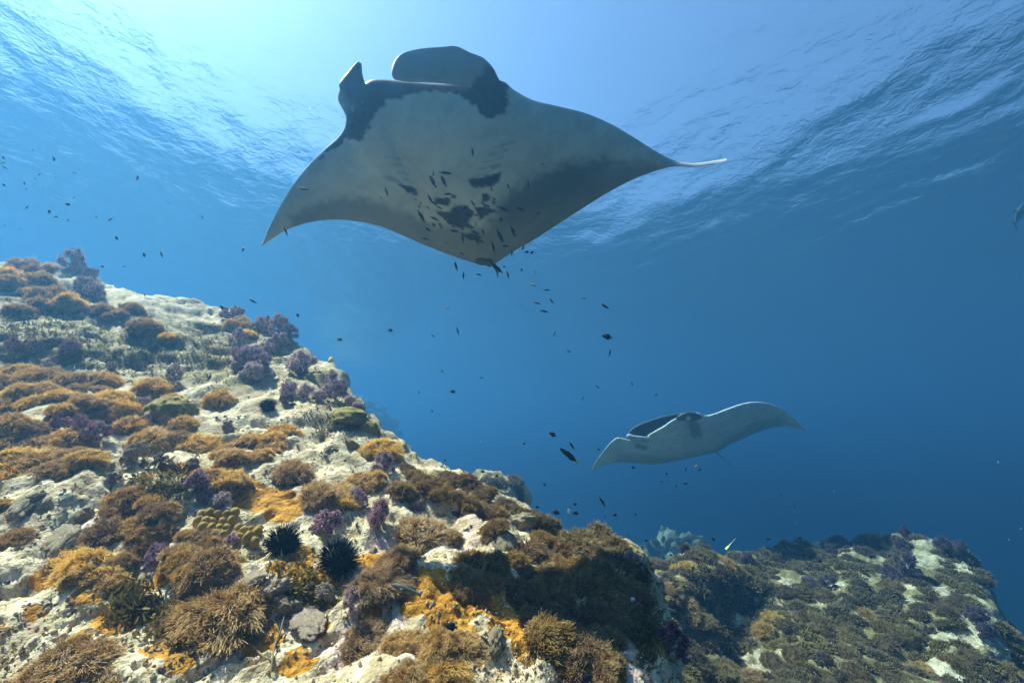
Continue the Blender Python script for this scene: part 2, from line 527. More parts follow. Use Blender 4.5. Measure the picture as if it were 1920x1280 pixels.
bare = [(1722,1040,38),(1755,1014,32),(1482,1088,24),(1572,1092,24),(1636,1094,26),(1850,1112,26),(1866,1150,34),(1835,1185,46),(1790,1195,34),(1702,1130,24),(1528,1020,20),(1740,1062,32),
 (1410,1232,26),(1760,1262,38),(1535,1130,20),(1640,1044,16),(1762,1105,22),(1880,1225,34),(1700,1100,16),(1600,1034,12),(1800,1060,16),(1420,1250,20)]
def rock_obj(name, label, P, f, growth_rgb):
    me = np_mesh(name, P.reshape(-1, 3), f, M_ROCK)
    color_attr(me, 'growth', growth_rgb.reshape(-1, 3))
    o = bpy.data.objects.new(name, me)
    if np.mean([p.normal.z for p in list(me.polygons)[:2000]]) < 0: me.flip_normals()
    link(o); tag(o, label, 'rock', kind='structure')
    return o
reef_main = rock_obj('reef_slope', 'pale encrusted rock slope rising from the foreground to the left', P_main, f_main, growth)
g2 = np.zeros(P_right.shape); g2[..., 1] = 2.0 * smooth(-0.75, -0.2, fbm(P_right * 1.1, 3))
g2[..., 1] *= 1 - np.clip(2.0 * make_masks(P_right, [bare], 2.0)[..., 0], 0, 1)
reef_right = rock_obj('boulder', 'broad low boulder covered in anemones beyond the slope', P_right, f_right, g2)

def dome(name, label, px, py, depth, rx, ry, rz, seed):
    """a rounded rock with its top at the pixel"""
    top = at(px, py, depth)
    n, k = 120, 60
    th = np.linspace(0, 2 * np.pi, n, endpoint=False); ph = np.linspace(0.0, 1.0, k)
    T, Pp = np.meshgrid(th, ph, indexing='ij')
    r = np.sin(np.minimum(Pp * 1.5, 1) * np.pi / 2) ** 0.9
    z = np.where(Pp < 0.667, np.cos(np.minimum(Pp * 1.5, 1) * np.pi / 2), -(Pp - 0.667) * 9)
    X = top[0] + rx * r * np.cos(T); Y = top[1] + ry * r * np.sin(T); Z = top[2] - rz + rz * z
    Pd = np.stack([X, Y, Z], -1)
    out = Pd - (top - np.array([0, 0, rz])); out /= np.linalg.norm(out, axis=-1, keepdims=True) + 1e-9
    Pd = Pd + out * (0.35 * fbm(Pd * 0.7 + seed, 3) + 0.12 * ridged(Pd * 1.7 + seed, 4) + 0.05 * fbm(Pd * 6 + seed, 3))[..., None] * min(2.2, rz)
    Pd[:, 0] = Pd[:, 0].mean(0)
    Pt = np.swapaxes(Pd, 0, 1)
    g = np.zeros(Pt.shape); g[..., 1] = smooth(-0.45, 0.05, fbm(Pt * 0.9 + seed, 3))
    return rock_obj(name, label, Pt, grid_faces(k, n, wrap=True), g)
d1 = dome('boulder', 'hazy blue boulder far behind the slope above its edge', 668, 756, 46, 4.6, 4.8, 5.8, 3)
d2 = dome('boulder', 'small pale boulder peeping over the slope ridge', 930, 905, 9.0, 0.72, 0.68, 0.7, 9)
d3 = dome('boulder', 'hazy pale rock mound in the gap between slope and broad boulder', 1265, 1012, 27.0, 2.4, 2.5, 3.0, 21)
d4 = dome('boulder', 'rounded knoll thick with growth where slope and broad boulder meet', 1310, 1044, 8.7, 0.62, 0.6, 0.42, 33)
# ------------------------------------------------------------------ manta rays
def resample(st, n):
    st = np.asarray(st, float)
    mid = 0.5 * (st[:, 0:2] + st[:, 2:4])
    cum = np.concatenate([[0], np.cumsum(np.linalg.norm(np.diff(mid, axis=0), axis=1) + 2)])
    s = np.linspace(0, cum[-1], n)
    # ease towards the tips so that they stay fine
    t = np.interp(s, cum, np.arange(len(st)))
    return catmull(st, t)

def ray_sheet(st, nu, nv, belly, back, camber, expo=(0.55, 0.95)):
    """st rows: LEx LEy TEx TEy depthLE depthTE thickness-scale"""
    S = resample(st, nu)
    v = 0.5 - 0.5 * np.cos(np.linspace(0, np.pi, nv))
    LE, TE = S[:, None, 0:2], S[:, None, 2:4]
    PX = LE + (TE - LE) * v[None, :, None]
    D = S[:, None, 4] + (S[:, None, 5] - S[:, None, 4]) * v[None, :] - camber * S[:, None, 6] * 4 * (v * (1 - v))[None, :]
    R = np.empty(PX.shape[:2] + (3,))
    c, s_ = math.cos(PITCH), math.sin(PITCH)
    X = (PX[..., 0] - 960) / 800; Y = (640 - PX[..., 1]) / 800
    R[..., 0] = X; R[..., 1] = c - Y * s_; R[..., 2] = Y * c + s_
    M = R * D[..., None]
    du = np.gradient(M, axis=0); dv = np.gradient(M, axis=1)
    N = np.cross(du, dv); N /= np.linalg.norm(N, axis=-1, keepdims=True) + 1e-12
    sgn = np.sign((N * R).sum(-1, keepdims=True)); sgn[sgn == 0] = 1
    N = N * np.sign(sgn.sum())
    pr = v ** expo[0] * (1 - v) ** expo[1]; pr = pr / pr.max()
    tb = (belly(S[:, 6])[:, None] * pr[None, :])[..., None]
    tt = (back(S[:, 6])[:, None] * pr[None, :])[..., None]
    B, T = M - N * tb, M + N * tt
    loop = np.concatenate([B, T[:, ::-1][:, 1:-1]], 1)
    pxl = np.concatenate([PX, PX[:, ::-1][:, 1:-1]], 1)
    side = np.concatenate([np.zeros(nv), np.ones(nv - 2)])
    side = np.broadcast_to(side, loop.shape[:2])
    f = grid_faces(nu, loop.shape[1], wrap=True)
    return loop, pxl, side, f

def inside(poly, p):
    """signed distance in pixels, positive inside"""
    poly = np.asarray(poly, float)
    d2 = np.full(p.shape[:-1], 1e12); ins = np.zeros(p.shape[:-1], bool)
    n = len(poly)
    for i in range(n):
        a, b = poly[i], poly[(i + 1) % n]
        e = b - a; w = p - a
        t = np.clip((w @ e) / (e @ e + 1e-9), 0, 1)
        q = w - t[..., None] * e
        d2 = np.minimum(d2, (q ** 2).sum(-1))
        c1 = (a[1] <= p[..., 1]) & (b[1] > p[..., 1]) | (a[1] > p[..., 1]) & (b[1] <= p[..., 1])
        xx = a[0] + (p[..., 1] - a[1]) / (b[1] - a[1] + 1e-12) * e[0]
        ins ^= c1 & (p[..., 0] < xx)
    return np.where(ins, 1, -1) * np.sqrt(d2)

def skin_material(name):
    m = NT(name)
    c = m.attr('skin')
    co = m.coord('Object')
    v = m.noise(4.0, 6, 0.68, co, 0.6)
    c2 = m.mix(m.ramp(v, [(0.34, 0.32), (0.60, 0.0)]), c, (0.10, 0.12, 0.12))
    sp = m.ramp(m.noise(38, 3, 0.6, co), [(0.66, 0.0), (0.72, 0.35)])
    c3 = m.mix(sp, c2, (0.45, 0.45, 0.42))
    n = m.bump(m.noise(60, 4, 0.6, co), 0.25, 0.006)
    return m.bsdf(c3, 0.55, n, 0.35)
M_SKIN = skin_material('ray_skin')

def skin_obj(name, loop, f, rgb, parent, smooth_=True):
    me = np_mesh(name, loop.reshape(-1, 3), f, M_SKIN)
    color_attr(me, 'skin', rgb.reshape(-1, 3))
    bm = bmesh.new(); bm.from_mesh(me)
    bmesh.ops.remove_doubles(bm, verts=bm.verts, dist=1e-5)
    bmesh.ops.recalc_face_normals(bm, faces=bm.faces)
    bm.to_mesh(me); bm.free()
    o = bpy.data.objects.new(name, me)
    link(o, parent)
    return o

def lerp3(a, b, t):
    return np.asarray(a) * (1 - t[..., None]) + np.asarray(b) * t[..., None]

def tube(pts, rad, n=8):
    pts = np.asarray(pts, float); k = len(pts)
    rad = np.broadcast_to(rad, (k,))
    tg = np.gradient(pts, axis=0); tg /= np.linalg.norm(tg, axis=1, keepdims=True) + 1e-12
    ref = np.array([0.31, 0.2, 0.93])
    a = np.cross(tg, ref); a /= np.linalg.norm(a, axis=1, keepdims=True) + 1e-12
    b = np.cross(tg, a)
    th = np.linspace(0, 2 * np.pi, n, endpoint=False)
    ring = a[:, None] * np.cos(th)[None, :, None] + b[:, None] * np.sin(th)[None, :, None]
    V = pts[:, None] + ring * rad[:, None, None]
    return V.reshape(-1, 3), grid_faces(k, n, wrap=True)

def empty(name, loc):
    o = bpy.data.objects.new(name, None)
    o.empty_display_size = 0.1
    link(o); o.location = loc
    return o

def reparent(root):
    """keep children where they were built (root is only moved)"""
    for ch in root.children:
        ch.matrix_parent_inverse = Matrix.Translation(-Vector(root.location))

# --- the big ray overhead
BELLY, DUSK, BLACK, TIPW = (0.60, 0.61, 0.50), (0.12, 0.15, 0.15), (0.012, 0.015, 0.018), (0.62, 0.64, 0.62)
def ray_one():
    dep = lambda le, te, hl: None
    raw = [
     (490,461,490.5,461.5), (503,430,511,447), (522,392,540,430), (548,349,580,417), (578,311,625,412), (608,281,668,415),
     (634,258,712,424), (647,238,752,440), (652,214,790,457), (668,176,815,467), (697,150,835,475), (760,153,860,484),
     (810,157,885,492), (860,158,905,497), (905,153,922,497), (940,152,945,483), (965,170,972,466), (1000,188,1005,447),
     (1050,200,1050,418), (1100,213,1092,391), (1150,235,1135,364), (1195,262,1180,340), (1235,287,1222,323),
     (1268,302,1262,313), (1300,307,1300,313), (1340,302,1341,308), (1362,299,1362.5,301)]
    st = []
    n = len(raw)
    for i, (a, b, c, d) in enumerate(raw):
        w = min(1.0, math.hypot(c - a, d - b) / 340.0)            # chord share: 1 on the body
        xm = 0.5 * (a + c)
        mid = 4.05 + (-0.55 * max(0, (780 - xm) / 290) ** 1.5) + 0.45 * max(0, (xm - 960) / 400) ** 1.6
        half = 0.42 * w
        le, te = mid - half, mid + half
        if i >= 23: le, te = mid + 0.06, mid - 0.03
        st.append((a, b, c, d, le, te, w))
    loop, px, side, f = ray_sheet(st, 350, 150, lambda w: 0.012 + 0.17 * w ** 2.2, lambda w: 0.014 + 0.20 * w ** 2.2, 0.10)
    root = empty('manta_ray', at(860, 330, 4.1))
    p = px
    jag = 5.0 * fbm(np.stack([p[..., 0] / 14, p[..., 1] / 14, p[..., 0] * 0], -1), 4)
    big = 12.0 * fbm(np.stack([p[..., 0] / 60, p[..., 1] / 60, p[..., 0] * 0 + 4], -1), 3)
    col_ = np.broadcast_to(np.array(BELLY), p.shape[:-1] + (3,)).copy()
    def paint(poly, c, soft, j=1.0, amt=1.0):
        nonlocal col_
        m = smooth(-soft, soft, inside(poly, p) + jag * j) * amt
        col_ = col_ * (1 - m[..., None]) + np.asarray(c) * m[..., None]
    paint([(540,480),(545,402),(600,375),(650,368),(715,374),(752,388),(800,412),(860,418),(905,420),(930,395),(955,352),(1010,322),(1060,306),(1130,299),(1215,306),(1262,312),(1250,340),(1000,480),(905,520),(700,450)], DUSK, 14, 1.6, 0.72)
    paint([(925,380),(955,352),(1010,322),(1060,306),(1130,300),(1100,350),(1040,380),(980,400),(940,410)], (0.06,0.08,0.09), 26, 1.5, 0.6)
    paint([(600,300),(652,262),(684,264),(690,238),(708,210),(746,190),(800,173),(856,178),(890,202),(912,223),(947,212),(952,165),(960,130),(640,110)], BLACK, 3.2, 1.5)
    for poly in ([(741,343),(785,344),(791,357),(775,363),(755,352)], [(880,331),(934,317),(931,333),(915,343),(889,343)],
                 [(822,361),(850,362),(853,371),(846,377),(822,373)],
                 [(838,388),(852,390),(854,380),(866,376),(878,377),(892,388),(889,400),(880,412),(890,420),(862,418),(845,410)],
                 [(820,385),(836,388),(852,400),(850,410),(838,404)], [(892,382),(915,380),(925,390),(915,397),(900,396)],
                 [(870,432),(890,430),(905,440),(898,447),(880,442)]):
        paint(poly, (0.012, 0.016, 0.02), 1.3, 0.5, 1.0)
    paint([(903,357),(912,355),(917,364),(912,371),(904,370)], (0.012,0.016,0.02), 1.3, 0.4)
    paint([(914,305),(936,298),(938,306),(920,312)], (0.16,0.18,0.17), 4, 0.6, 0.7)
    paint([(712,328),(735,328),(748,341),(728,338)], (0.18,0.2,0.18), 4, 0.6, 0.7)
    srng = np.random.default_rng(77)
    for _ in range(34):
        cx, cy = 868 + 42 * srng.normal(), 398 + 24 * srng.normal()
        rr = 1.6 + 3.4 * srng.random() ** 2; el = 0.6 + 0.8 * srng.random()
        paint([(cx + rr * math.cos(t), cy + rr * el * math.sin(t)) for t in np.linspace(0, 6.0, 7)], (0.012, 0.016, 0.02), 1.2, 0.3, 1.0)
    for k in range(5):      # faint gill slits either side of the midline
        paint([(716 + 11 * k, 292 + 13 * k), (752 + 9 * k, 296 + 12 * k), (753 + 9 * k, 299 + 12 * k), (717 + 11 * k, 295 + 13 * k)], (0.10, 0.12, 0.12), 1.8, 0.25, 0.5)
        paint([(962 - 11 * k, 262 + 13 * k), (922 - 9 * k, 272 + 13 * k), (922 - 9 * k, 275 + 13 * k), (963 - 11 * k, 265 + 13 * k)], (0.10, 0.12, 0.12), 1.8, 0.25, 0.5)
    paint([(1283,290),(1400,290),(1400,325),(1283,325)], TIPW, 12, 0.3)
    col_[side > 0.5] = (0.035, 0.04, 0.045)
    tipback = smooth(1275, 1300, p[..., 0]) * (side > 0.5)
    col_ = lerp3(col_, TIPW, tipback) if False else col_ * (1 - tipback[..., None]) + np.asarray(TIPW) * tipback[..., None]
    skin_obj('body', loop, f, col_, root)
    # unrolled fin laid across the mouth
    fin = [(734,136,735,141),(738,118,739,149),(749,104,750,152),(766,96,766,154),(792,91,792,155),(830,88,830,157),(855,87,852,160),
           (882,99,874,163),(906,109,892,168),(924,127,905,176),(935,148,918,190),(944,160,935,204)]
    st = [(a, b, c, d, 3.42 + 0.012 * i, 3.40 + 0.022 * i, 1.0 if 0 < i else 0.2) for i, (a, b, c, d) in enumerate(fin)]
    lp, px2, sd, f2 = ray_sheet(st, 80, 26, lambda w: 0.009 * w, lambda w: 0.012 * w, 0.025, (0.4, 0.4))
    c2 = np.broadcast_to(np.array((0.30, 0.32, 0.31)), lp.shape).copy()
    j2 = 6 * fbm(np.stack([px2[..., 0] / 12, px2[..., 1] / 12, px2[..., 0] * 0], -1), 3)
    mk = smooth(-6, 6, inside([(880,180),(890,150),(902,140),(915,122),(940,130),(960,220),(880,210)], px2) + j2)
    c2 = lerp3(c2, BLACK, mk); c2[sd > 0.5] = (0.05, 0.055, 0.06)
    skin_obj('cephalic_fin', lp, f2, c2, root)
    # the other fin is rolled up: an outer scroll and its paler inner lip
    roll = [(671,117,676,118),(662,125,678,126),(652,137,679,138),(641,149,682,150),(636,160,686,161),(640,171,692,172),(652,186,695,187),(660,202,692,202),(664,214,686,214)]
    st = [(a, b, c, d, 3.56, 3.60, 0.25 + 0.09 * i) for i, (a, b, c, d) in enumerate(roll)]
    lp, px2, sd, f2 = ray_sheet(st, 60, 26, lambda w: 0.05 * w, lambda w: 0.05 * w, 0.06, (0.5, 0.5))
    c2 = np.broadcast_to(np.array((0.04, 0.045, 0.05)), lp.shape).copy()
    skin_obj('cephalic_fin', lp, f2, c2, root)
    lip = [(638,169,640,170),(634,180,652,181),(635,191,665,192),(643,205,669,206),(649,217,668,218),(650,232,664,233)]
    st = [(a, b, c, d, 3.60, 3.62, 0.3 + 0.1 * i) for i, (a, b, c, d) in enumerate(lip)]
    lp, px2, sd, f2 = ray_sheet(st, 40, 22, lambda w: 0.035 * w, lambda w: 0.035 * w, 0.04, (0.5, 0.5))
    c2 = lerp3(np.array((0.34, 0.36, 0.36)), (0.08, 0.09, 0.1), smooth(195, 222, px2[..., 1]))
    skin_obj('fin_lip', lp, f2, c2, root)
    # tail whip and the two pelvic lobes
    t = np.linspace(0, 1, 26)
    tp = np.array([at(919 + 13 * a + 5 * math.sin(a * 3), 488 + 33 * a, 4.46 + 0.95 * a) for a in t])
    V, ff = tube(tp, 0.028 * (1 - t) + 0.004)
    skin_obj('tail', V, ff, np.full((len(V), 3), 0.09), root)
    for k, (cx, cy, rw) in enumerate(((903, 494, 12), (917, 497, 7))):
        st = [(cx - rw, cy - 5, cx - rw + 0.5, cy - 2, 4.42, 4.44, 0.4), (cx - rw * 0.4, cy - 12, cx - rw * 0.4, cy + 2, 4.42, 4.45, 1), (cx + rw * 0.5, cy - 12, cx + rw * 0.5, cy + 3, 4.42, 4.45, 1), (cx + rw, cy - 5, cx + rw + 0.5, cy, 4.42, 4.44, 0.4)]
        lp, px2, sd, f2 = ray_sheet(st, 24, 14, lambda w: 0.02 * w, lambda w: 0.02 * w, 0.02, (0.5, 0.5))
        skin_obj('pelvic_fin', lp, f2, np.broadcast_to(np.array((0.10, 0.12, 0.12)), lp.shape).copy(), root)
    reparent(root)
    tag(root, 'huge manta ray gliding overhead with its spotted grey belly towards us', 'manta ray')
    return root

def ray_two():
    K2 = 1.45
    raw = [
     (1109,885,1109.5,885.5),(1112,874,1114,882),(1120,861,1124,876),(1132,845,1138,871),(1146,829,1152,868),(1158,821,1168,867),
     (1175,824,1188,868),(1197,826,1207,869),(1217,818,1227,870),(1240,803,1252,867),(1262,791,1278,862),(1280,780,1302,857),
     (1296,775,1322,852),(1310,776,1340,848),(1323,780,1352,843),(1341,776,1368,833),(1359,769,1385,826),(1378,762,1401,818),
     (1399,756,1418,811),(1419,754,1436,805),(1438,756,1452,801),(1456,762,1466,799),(1474,773,1480,800),(1490,786,1492,803),
     (1503,801,1504,807),(1511,811,1511.5,811.5)]
    st = []
    for i, (a, b, c, d) in enumerate(raw):
        w = min(1.0, math.hypot(c - a, d - b) / 75.0)
        mid = (9.4 + 0.5 * abs(0.5 * (a + c) - 1270) / 200) * K2
        st.append((a, b, c, d, mid - 0.75 * K2 * w, mid + 0.75 * K2 * w, w))
    loop, px, side, f = ray_sheet(st, 180, 70, lambda w: K2 * (0.015 + 0.17 * w ** 2), lambda w: K2 * (0.015 + 0.16 * w ** 2), 0.0)
    root = empty('manta_ray', at(1290, 820, 9.4 * K2))
    p = px
    jag = 3.0 * fbm(np.stack([p[..., 0] / 8, p[..., 1] / 8, p[..., 0] * 0], -1), 3)
    col_ = np.broadcast_to(np.array((0.66, 0.72, 0.69)), p.shape[:-1] + (3,)).copy()
    def paint(poly, c, soft, amt=1.0):
        nonlocal col_
        m = smooth(-soft, soft, inside(poly, p) + jag) * amt
        col_ = col_ * (1 - m[..., None]) + np.asarray(c) * m[..., None]
    paint([(1150,880),(1160,845),(1200,848),(1260,850),(1340,835),(1375,805),(1410,782),(1460,778),(1475,790),(1440,812),(1340,860),(1220,885)], (0.10,0.13,0.14), 9, 0.5)
    paint([(1282,800),(1284,782),(1300,778),(1312,790),(1306,806),(1290,810)], (0.05,0.06,0.07), 4, 0.65)
    paint([(1188,828),(1212,829),(1208,836),(1192,834)], (0.08,0.09,0.1), 3, 0.8)
    paint([(1095,900),(1104,870),(1130,842),(1142,850),(1130,880)], (0.85,0.86,0.82), 10, 0.8)
    paint([(1460,756),(1520,800),(1520,820),(1490,805)], (0.85,0.86,0.82), 8, 0.8)
    lit_rim = np.zeros(side.shape); lit_rim[:, :4] = 1; lit_rim[:, -4:] = 1  # sunlit rim of the wings painted into the skin colour
    lit_rim *= (np.abs(p[..., 0] - 1245) > 62)
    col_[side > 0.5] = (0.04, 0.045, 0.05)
    col_ = col_ * (1 - 0.8 * lit_rim[..., None]) + 0.8 * lit_rim[..., None] * np.array((0.85, 0.86, 0.82))
    # pale shoulder patches on the back, after the painted rim light along the front
    edge = smooth(0.0, 1.0, 1 - np.abs(p[..., 0] - 1345) / 60) * (side > 0.5)
    col_ = col_ * (1 - 0.0 * edge[..., None])
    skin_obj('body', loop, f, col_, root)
    # open mouth: dark gullet between lower lip and upper jaw, framed by a jaw rim
    lo = [(1178,821),(1195,824),(1214,819),(1238,804),(1260,792),(1278,782)]
    up = [(1180,811),(1194,800),(1214,791),(1240,783),(1262,779),(1280,776)]
    st = [(u[0], u[1], l[0], l[1], 9.05 * K2, 8.85 * K2, 0.3 if k in (0, 5) else 1.0) for k, (u, l) in enumerate(zip(up, lo))]
    lp, px2, sd, f2 = ray_sheet(st, 50, 22, lambda w: 0.01 * w, lambda w: 0.10 * w, -0.25, (0.5, 0.5))
    skin_obj('mouth', lp, f2, np.broadcast_to(np.array((0.010, 0.012, 0.014)), lp.shape).copy(), root)
    def rim(name, pts, d, r, c):
        pts = np.array(pts, float)
        q = catmull(pts, np.linspace(0, len(pts) - 1, 40))
        q3 = np.array([at(a, b, dd * K2) for (a, b), dd in zip(q, np.linspace(d[0], d[1], 40))])
        t = np.linspace(0, 1, 40)
        V, ff = tube(q3, K2 * r * (0.25 + 0.75 * np.sin(np.pi * t) ** 0.5), 8)
        skin_obj(name, V, ff, np.broadcast_to(np.array(c), V.shape).copy(), root)
    rim('upper_jaw', [(1177,819),(1182,808),(1195,799),(1216,790),(1242,782),(1263,778),(1282,774)], (8.9, 9.0), 0.022, (0.10, 0.12, 0.12))
    rim('lower_lip', [(1215,820),(1219,815),(1230,809),(1246,800),(1258,791),(1272,784),(1286,778)], (8.66, 8.7), 0.024, (0.75, 0.77, 0.74))
    # rolled head fins at both corners of the mouth
    st = [(1174,820,1176,822,8.7,8.72,0.3),(1178,813,1180,823,8.66,8.7,0.9),(1190,816,1192,828,8.6,8.66,1),(1206,818,1207,829,8.56,8.62,1),(1219,822,1219,826,8.54,8.58,0.5)]
    st = [q[:4] + (q[4] * K2, q[5] * K2, q[6]) for q in st]
    lp, px2, sd, f2 = ray_sheet(st, 36, 16, lambda w: 0.05 * w, lambda w: 0.05 * w, 0.05, (0.5, 0.5))
    skin_obj('cephalic_fin', lp, f2, np.broadcast_to(np.array((0.40, 0.46, 0.45)), lp.shape).copy(), root)
    st = [(1268,782,1268,788,8.66,8.7,0.4),(1278,775,1280,788,8.62,8.68,1),(1290,772,1293,789,8.6,8.68,1),(1304,774,1304,788,8.66,8.72,0.8),(1316,779,1314,785,8.74,8.76,0.3)]
    st = [q[:4] + (q[4] * K2, q[5] * K2, q[6]) for q in st]
    lp, px2, sd, f2 = ray_sheet(st, 36, 16, lambda w: 0.06 * w, lambda w: 0.06 * w, 0.06, (0.5, 0.5))
    c2 = lerp3(np.array((0.05, 0.06, 0.07)), (0.8, 0.82, 0.8), smooth(4.5, 3, np.hypot(px2[..., 0] - 1289, px2[..., 1] - 782)))
    skin_obj('cephalic_fin', lp, f2, c2, root)
    t = np.linspace(0, 1, 26)
    tp = np.array([at(1343 + 32 * a, 847 + 30 * a - 6 * a * a, (10.2 + 1.0 * a) * K2) for a in t])
    V, ff = tube(tp, 0.016 * (1 - t) + 0.004)
    skin_obj('tail', V, ff, np.full((len(V), 3), 0.07), root)
    reparent(root)
    tag(root, 'smaller manta ray farther off with open mouth and pale wing tips', 'manta ray')
    return root
ray_one(); ray_two()
# ------------------------------------------------------------------ growth on the rock
def bvh_of(o):
    me = o.data
    return BVHTree.FromPolygons([v.co[:] for v in me.vertices], [p.vertices[:] for p in me.polygons])
BVH = {'main': bvh_of(reef_main), 'right': bvh_of(reef_right), 'knoll': bvh_of(d4), 'far': bvh_of(d3), 'pale': bvh_of(d2), 'haze': bvh_of(d1)}
def hit(px, py, which=('main', 'right', 'knoll', 'far', 'pale', 'haze')):
    d = Vector(ray(px, py)).normalized()
    best = None
    for k in which:
        loc, nor, idx, dist = BVH[k].ray_cast(Vector((0, 0, 0)), d, 60)
        if loc is not None and (best is None or dist < best[2]):
            if nor.dot(d) > 0: nor = -nor
            best = (loc, nor, dist, k)
    return best

def view_d(p): return Vector(p).dot(Vector(ray(960, 640)).normalized())
def unit(v): return v / (np.linalg.norm(v, axis=-1, keepdims=True) + 1e-12)

def mound(n=28, k=9, h=0.55, seed=0):
    th = np.linspace(0, 2 * np.pi, n, endpoint=False); ph = np.linspace(0, 1, k)
    Pp, T = np.meshgrid(ph, th, indexing='ij')
    r = np.sin(np.minimum(Pp * 1.25, 1) * np.pi / 2); z = np.where(Pp < 0.8, h * np.cos(Pp * 1.25 * np.pi / 2), -(Pp - 0.8) * 1.6)
    r = np.where(Pp > 0.8, 1 - 0.25 * (Pp - 0.8) * 5, r)
    V = np.stack([r * np.cos(T), r * np.sin(T), z], -1)
    lob = 1 + 0.22 * fbm(unit(V) * 1.6 + seed, 2)
    V = V * lob[..., None]
    V[0] = V[0].mean(0)
    return V.reshape(-1, 3), grid_faces(k, n, wrap=True), V

def tentacle_mesh(name, seed, count, length, thick, sweep, h=0.55, segs=4, mat=None):
    rng = np.random.default_rng(seed)
    # roots on the crown, evenly spread over the dome
    i = np.arange(count) + 0.5
    ph = np.arccos(1 - i / count * 0.98); th = np.pi * (1 + 5 ** 0.5) * i
    D = np.stack([np.cos(th) * np.sin(ph), np.sin(th) * np.sin(ph), np.cos(ph)], -1)
    D = unit(D + rng.normal(size=D.shape) * 0.06)
    D[:, 2] = np.abs(D[:, 2])
    lob = 1 + 0.22 * fbm(D * 1.6 + seed, 2)
    R = D * np.array([1, 1, h]) * lob[:, None] * 0.97
    nrm = unit(D * np.array([1, 1, 1 / h]))
    flow = np.stack([fbm(R * 2.4 + 11 + seed, 2), fbm(R * 2.4 + 31 + seed, 2), 0.5 * fbm(R * 2.4 + 57 + seed, 2)], -1)
    sw = 0.55 * np.asarray(sweep) + 1.5 * flow
    L = length * (0.7 + 0.6 * rng.random(count))
    jit = rng.normal(size=R.shape) * 0.42
    rings = []
    for s in range(segs + 1):
        t = s / segs
        bend = sw * (t ** 1.4) * 1.15 + np.array([0, 0, -0.28]) * t * t + jit * t
        pos = R + (nrm * t + bend * t * 0.75) * L[:, None]
        rings.append(pos)
    rings = np.stack(rings, 1)                                    # count, segs+1, 3
    tg = unit(np.gradient(rings, axis=1))
    a = unit(np.cross(tg, np.array([0.3, 0.5, 0.81]))); b = np.cross(tg, a)
    prof = np.interp(np.linspace(0, 1, segs + 1), [0, 0.6, 0.9, 1.0], [1.0, 0.95, 1.05, 0.65]) * thick
    an = np.array([0, 2.094, 4.189])
    ring = a[:, :, None] * np.cos(an)[None, None, :, None] + b[:, :, None] * np.sin(an)[None, None, :, None]
    V = rings[:, :, None] + ring * prof[None, :, None, None]
    nv = (segs + 1) * 3
    F = []
    for s in range(segs):
        for q in range(3):
            F.append((s * 3 + q, s * 3 + (q + 1) % 3, (s + 1) * 3 + (q + 1) % 3, (s + 1) * 3 + q))
    F = np.array(F)
    FF = (F[None] + (np.arange(count) * nv)[:, None, None]).reshape(-1, 4)
    me = np_mesh(name, V.reshape(-1, 3), FF, mat)
    tip = np.broadcast_to((np.arange(segs + 1) / segs)[None, :, None], (count, segs + 1, 3)).ravel()
    rv = np.repeat(rng.random(count), nv)
    color_attr(me, 'tip', np.stack([tip, rv, tip * 0], -1))
    return me

def anemone_material(name, root, mid, tip, trans=0.48):
    m = NT(name)
    sep = m.n.new('ShaderNodeSeparateColor'); m.t.links.new(m.attr('tip'), sep.inputs[0])
    rnd = m.math('FRACT', m.math('ADD', m.obj_random(), sep.outputs[2]))
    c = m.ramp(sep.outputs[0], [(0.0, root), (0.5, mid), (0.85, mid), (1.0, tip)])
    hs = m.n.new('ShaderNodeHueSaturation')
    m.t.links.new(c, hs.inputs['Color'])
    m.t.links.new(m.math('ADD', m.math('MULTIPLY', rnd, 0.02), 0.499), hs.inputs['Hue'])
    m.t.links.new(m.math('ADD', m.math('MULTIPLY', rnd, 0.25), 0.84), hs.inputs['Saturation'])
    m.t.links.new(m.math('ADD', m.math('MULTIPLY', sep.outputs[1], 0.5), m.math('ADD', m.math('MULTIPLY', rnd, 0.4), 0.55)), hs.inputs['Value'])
    return m.bsdf(hs.outputs[0], 0.6, None, 0.25, trans=trans)
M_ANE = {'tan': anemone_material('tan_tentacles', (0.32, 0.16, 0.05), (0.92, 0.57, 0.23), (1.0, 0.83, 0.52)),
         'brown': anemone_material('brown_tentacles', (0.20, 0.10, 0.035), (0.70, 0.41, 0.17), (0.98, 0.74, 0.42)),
         'umber': anemone_material('umber_tentacles', (0.11, 0.055, 0.02), (0.42, 0.24, 0.10), (0.66, 0.46, 0.24)),  # darker kinds carry some shade in their colour besides the animals' own browns
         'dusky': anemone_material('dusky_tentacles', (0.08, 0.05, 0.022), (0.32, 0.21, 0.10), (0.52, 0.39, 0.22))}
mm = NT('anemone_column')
M_COL = mm.bsdf(mm.ramp(mm.noise(6, 4, 0.6, mm.coord('Object')), [(0.3, (0.06, 0.03, 0.012)), (0.7, (0.17, 0.09, 0.035))]), 0.7)

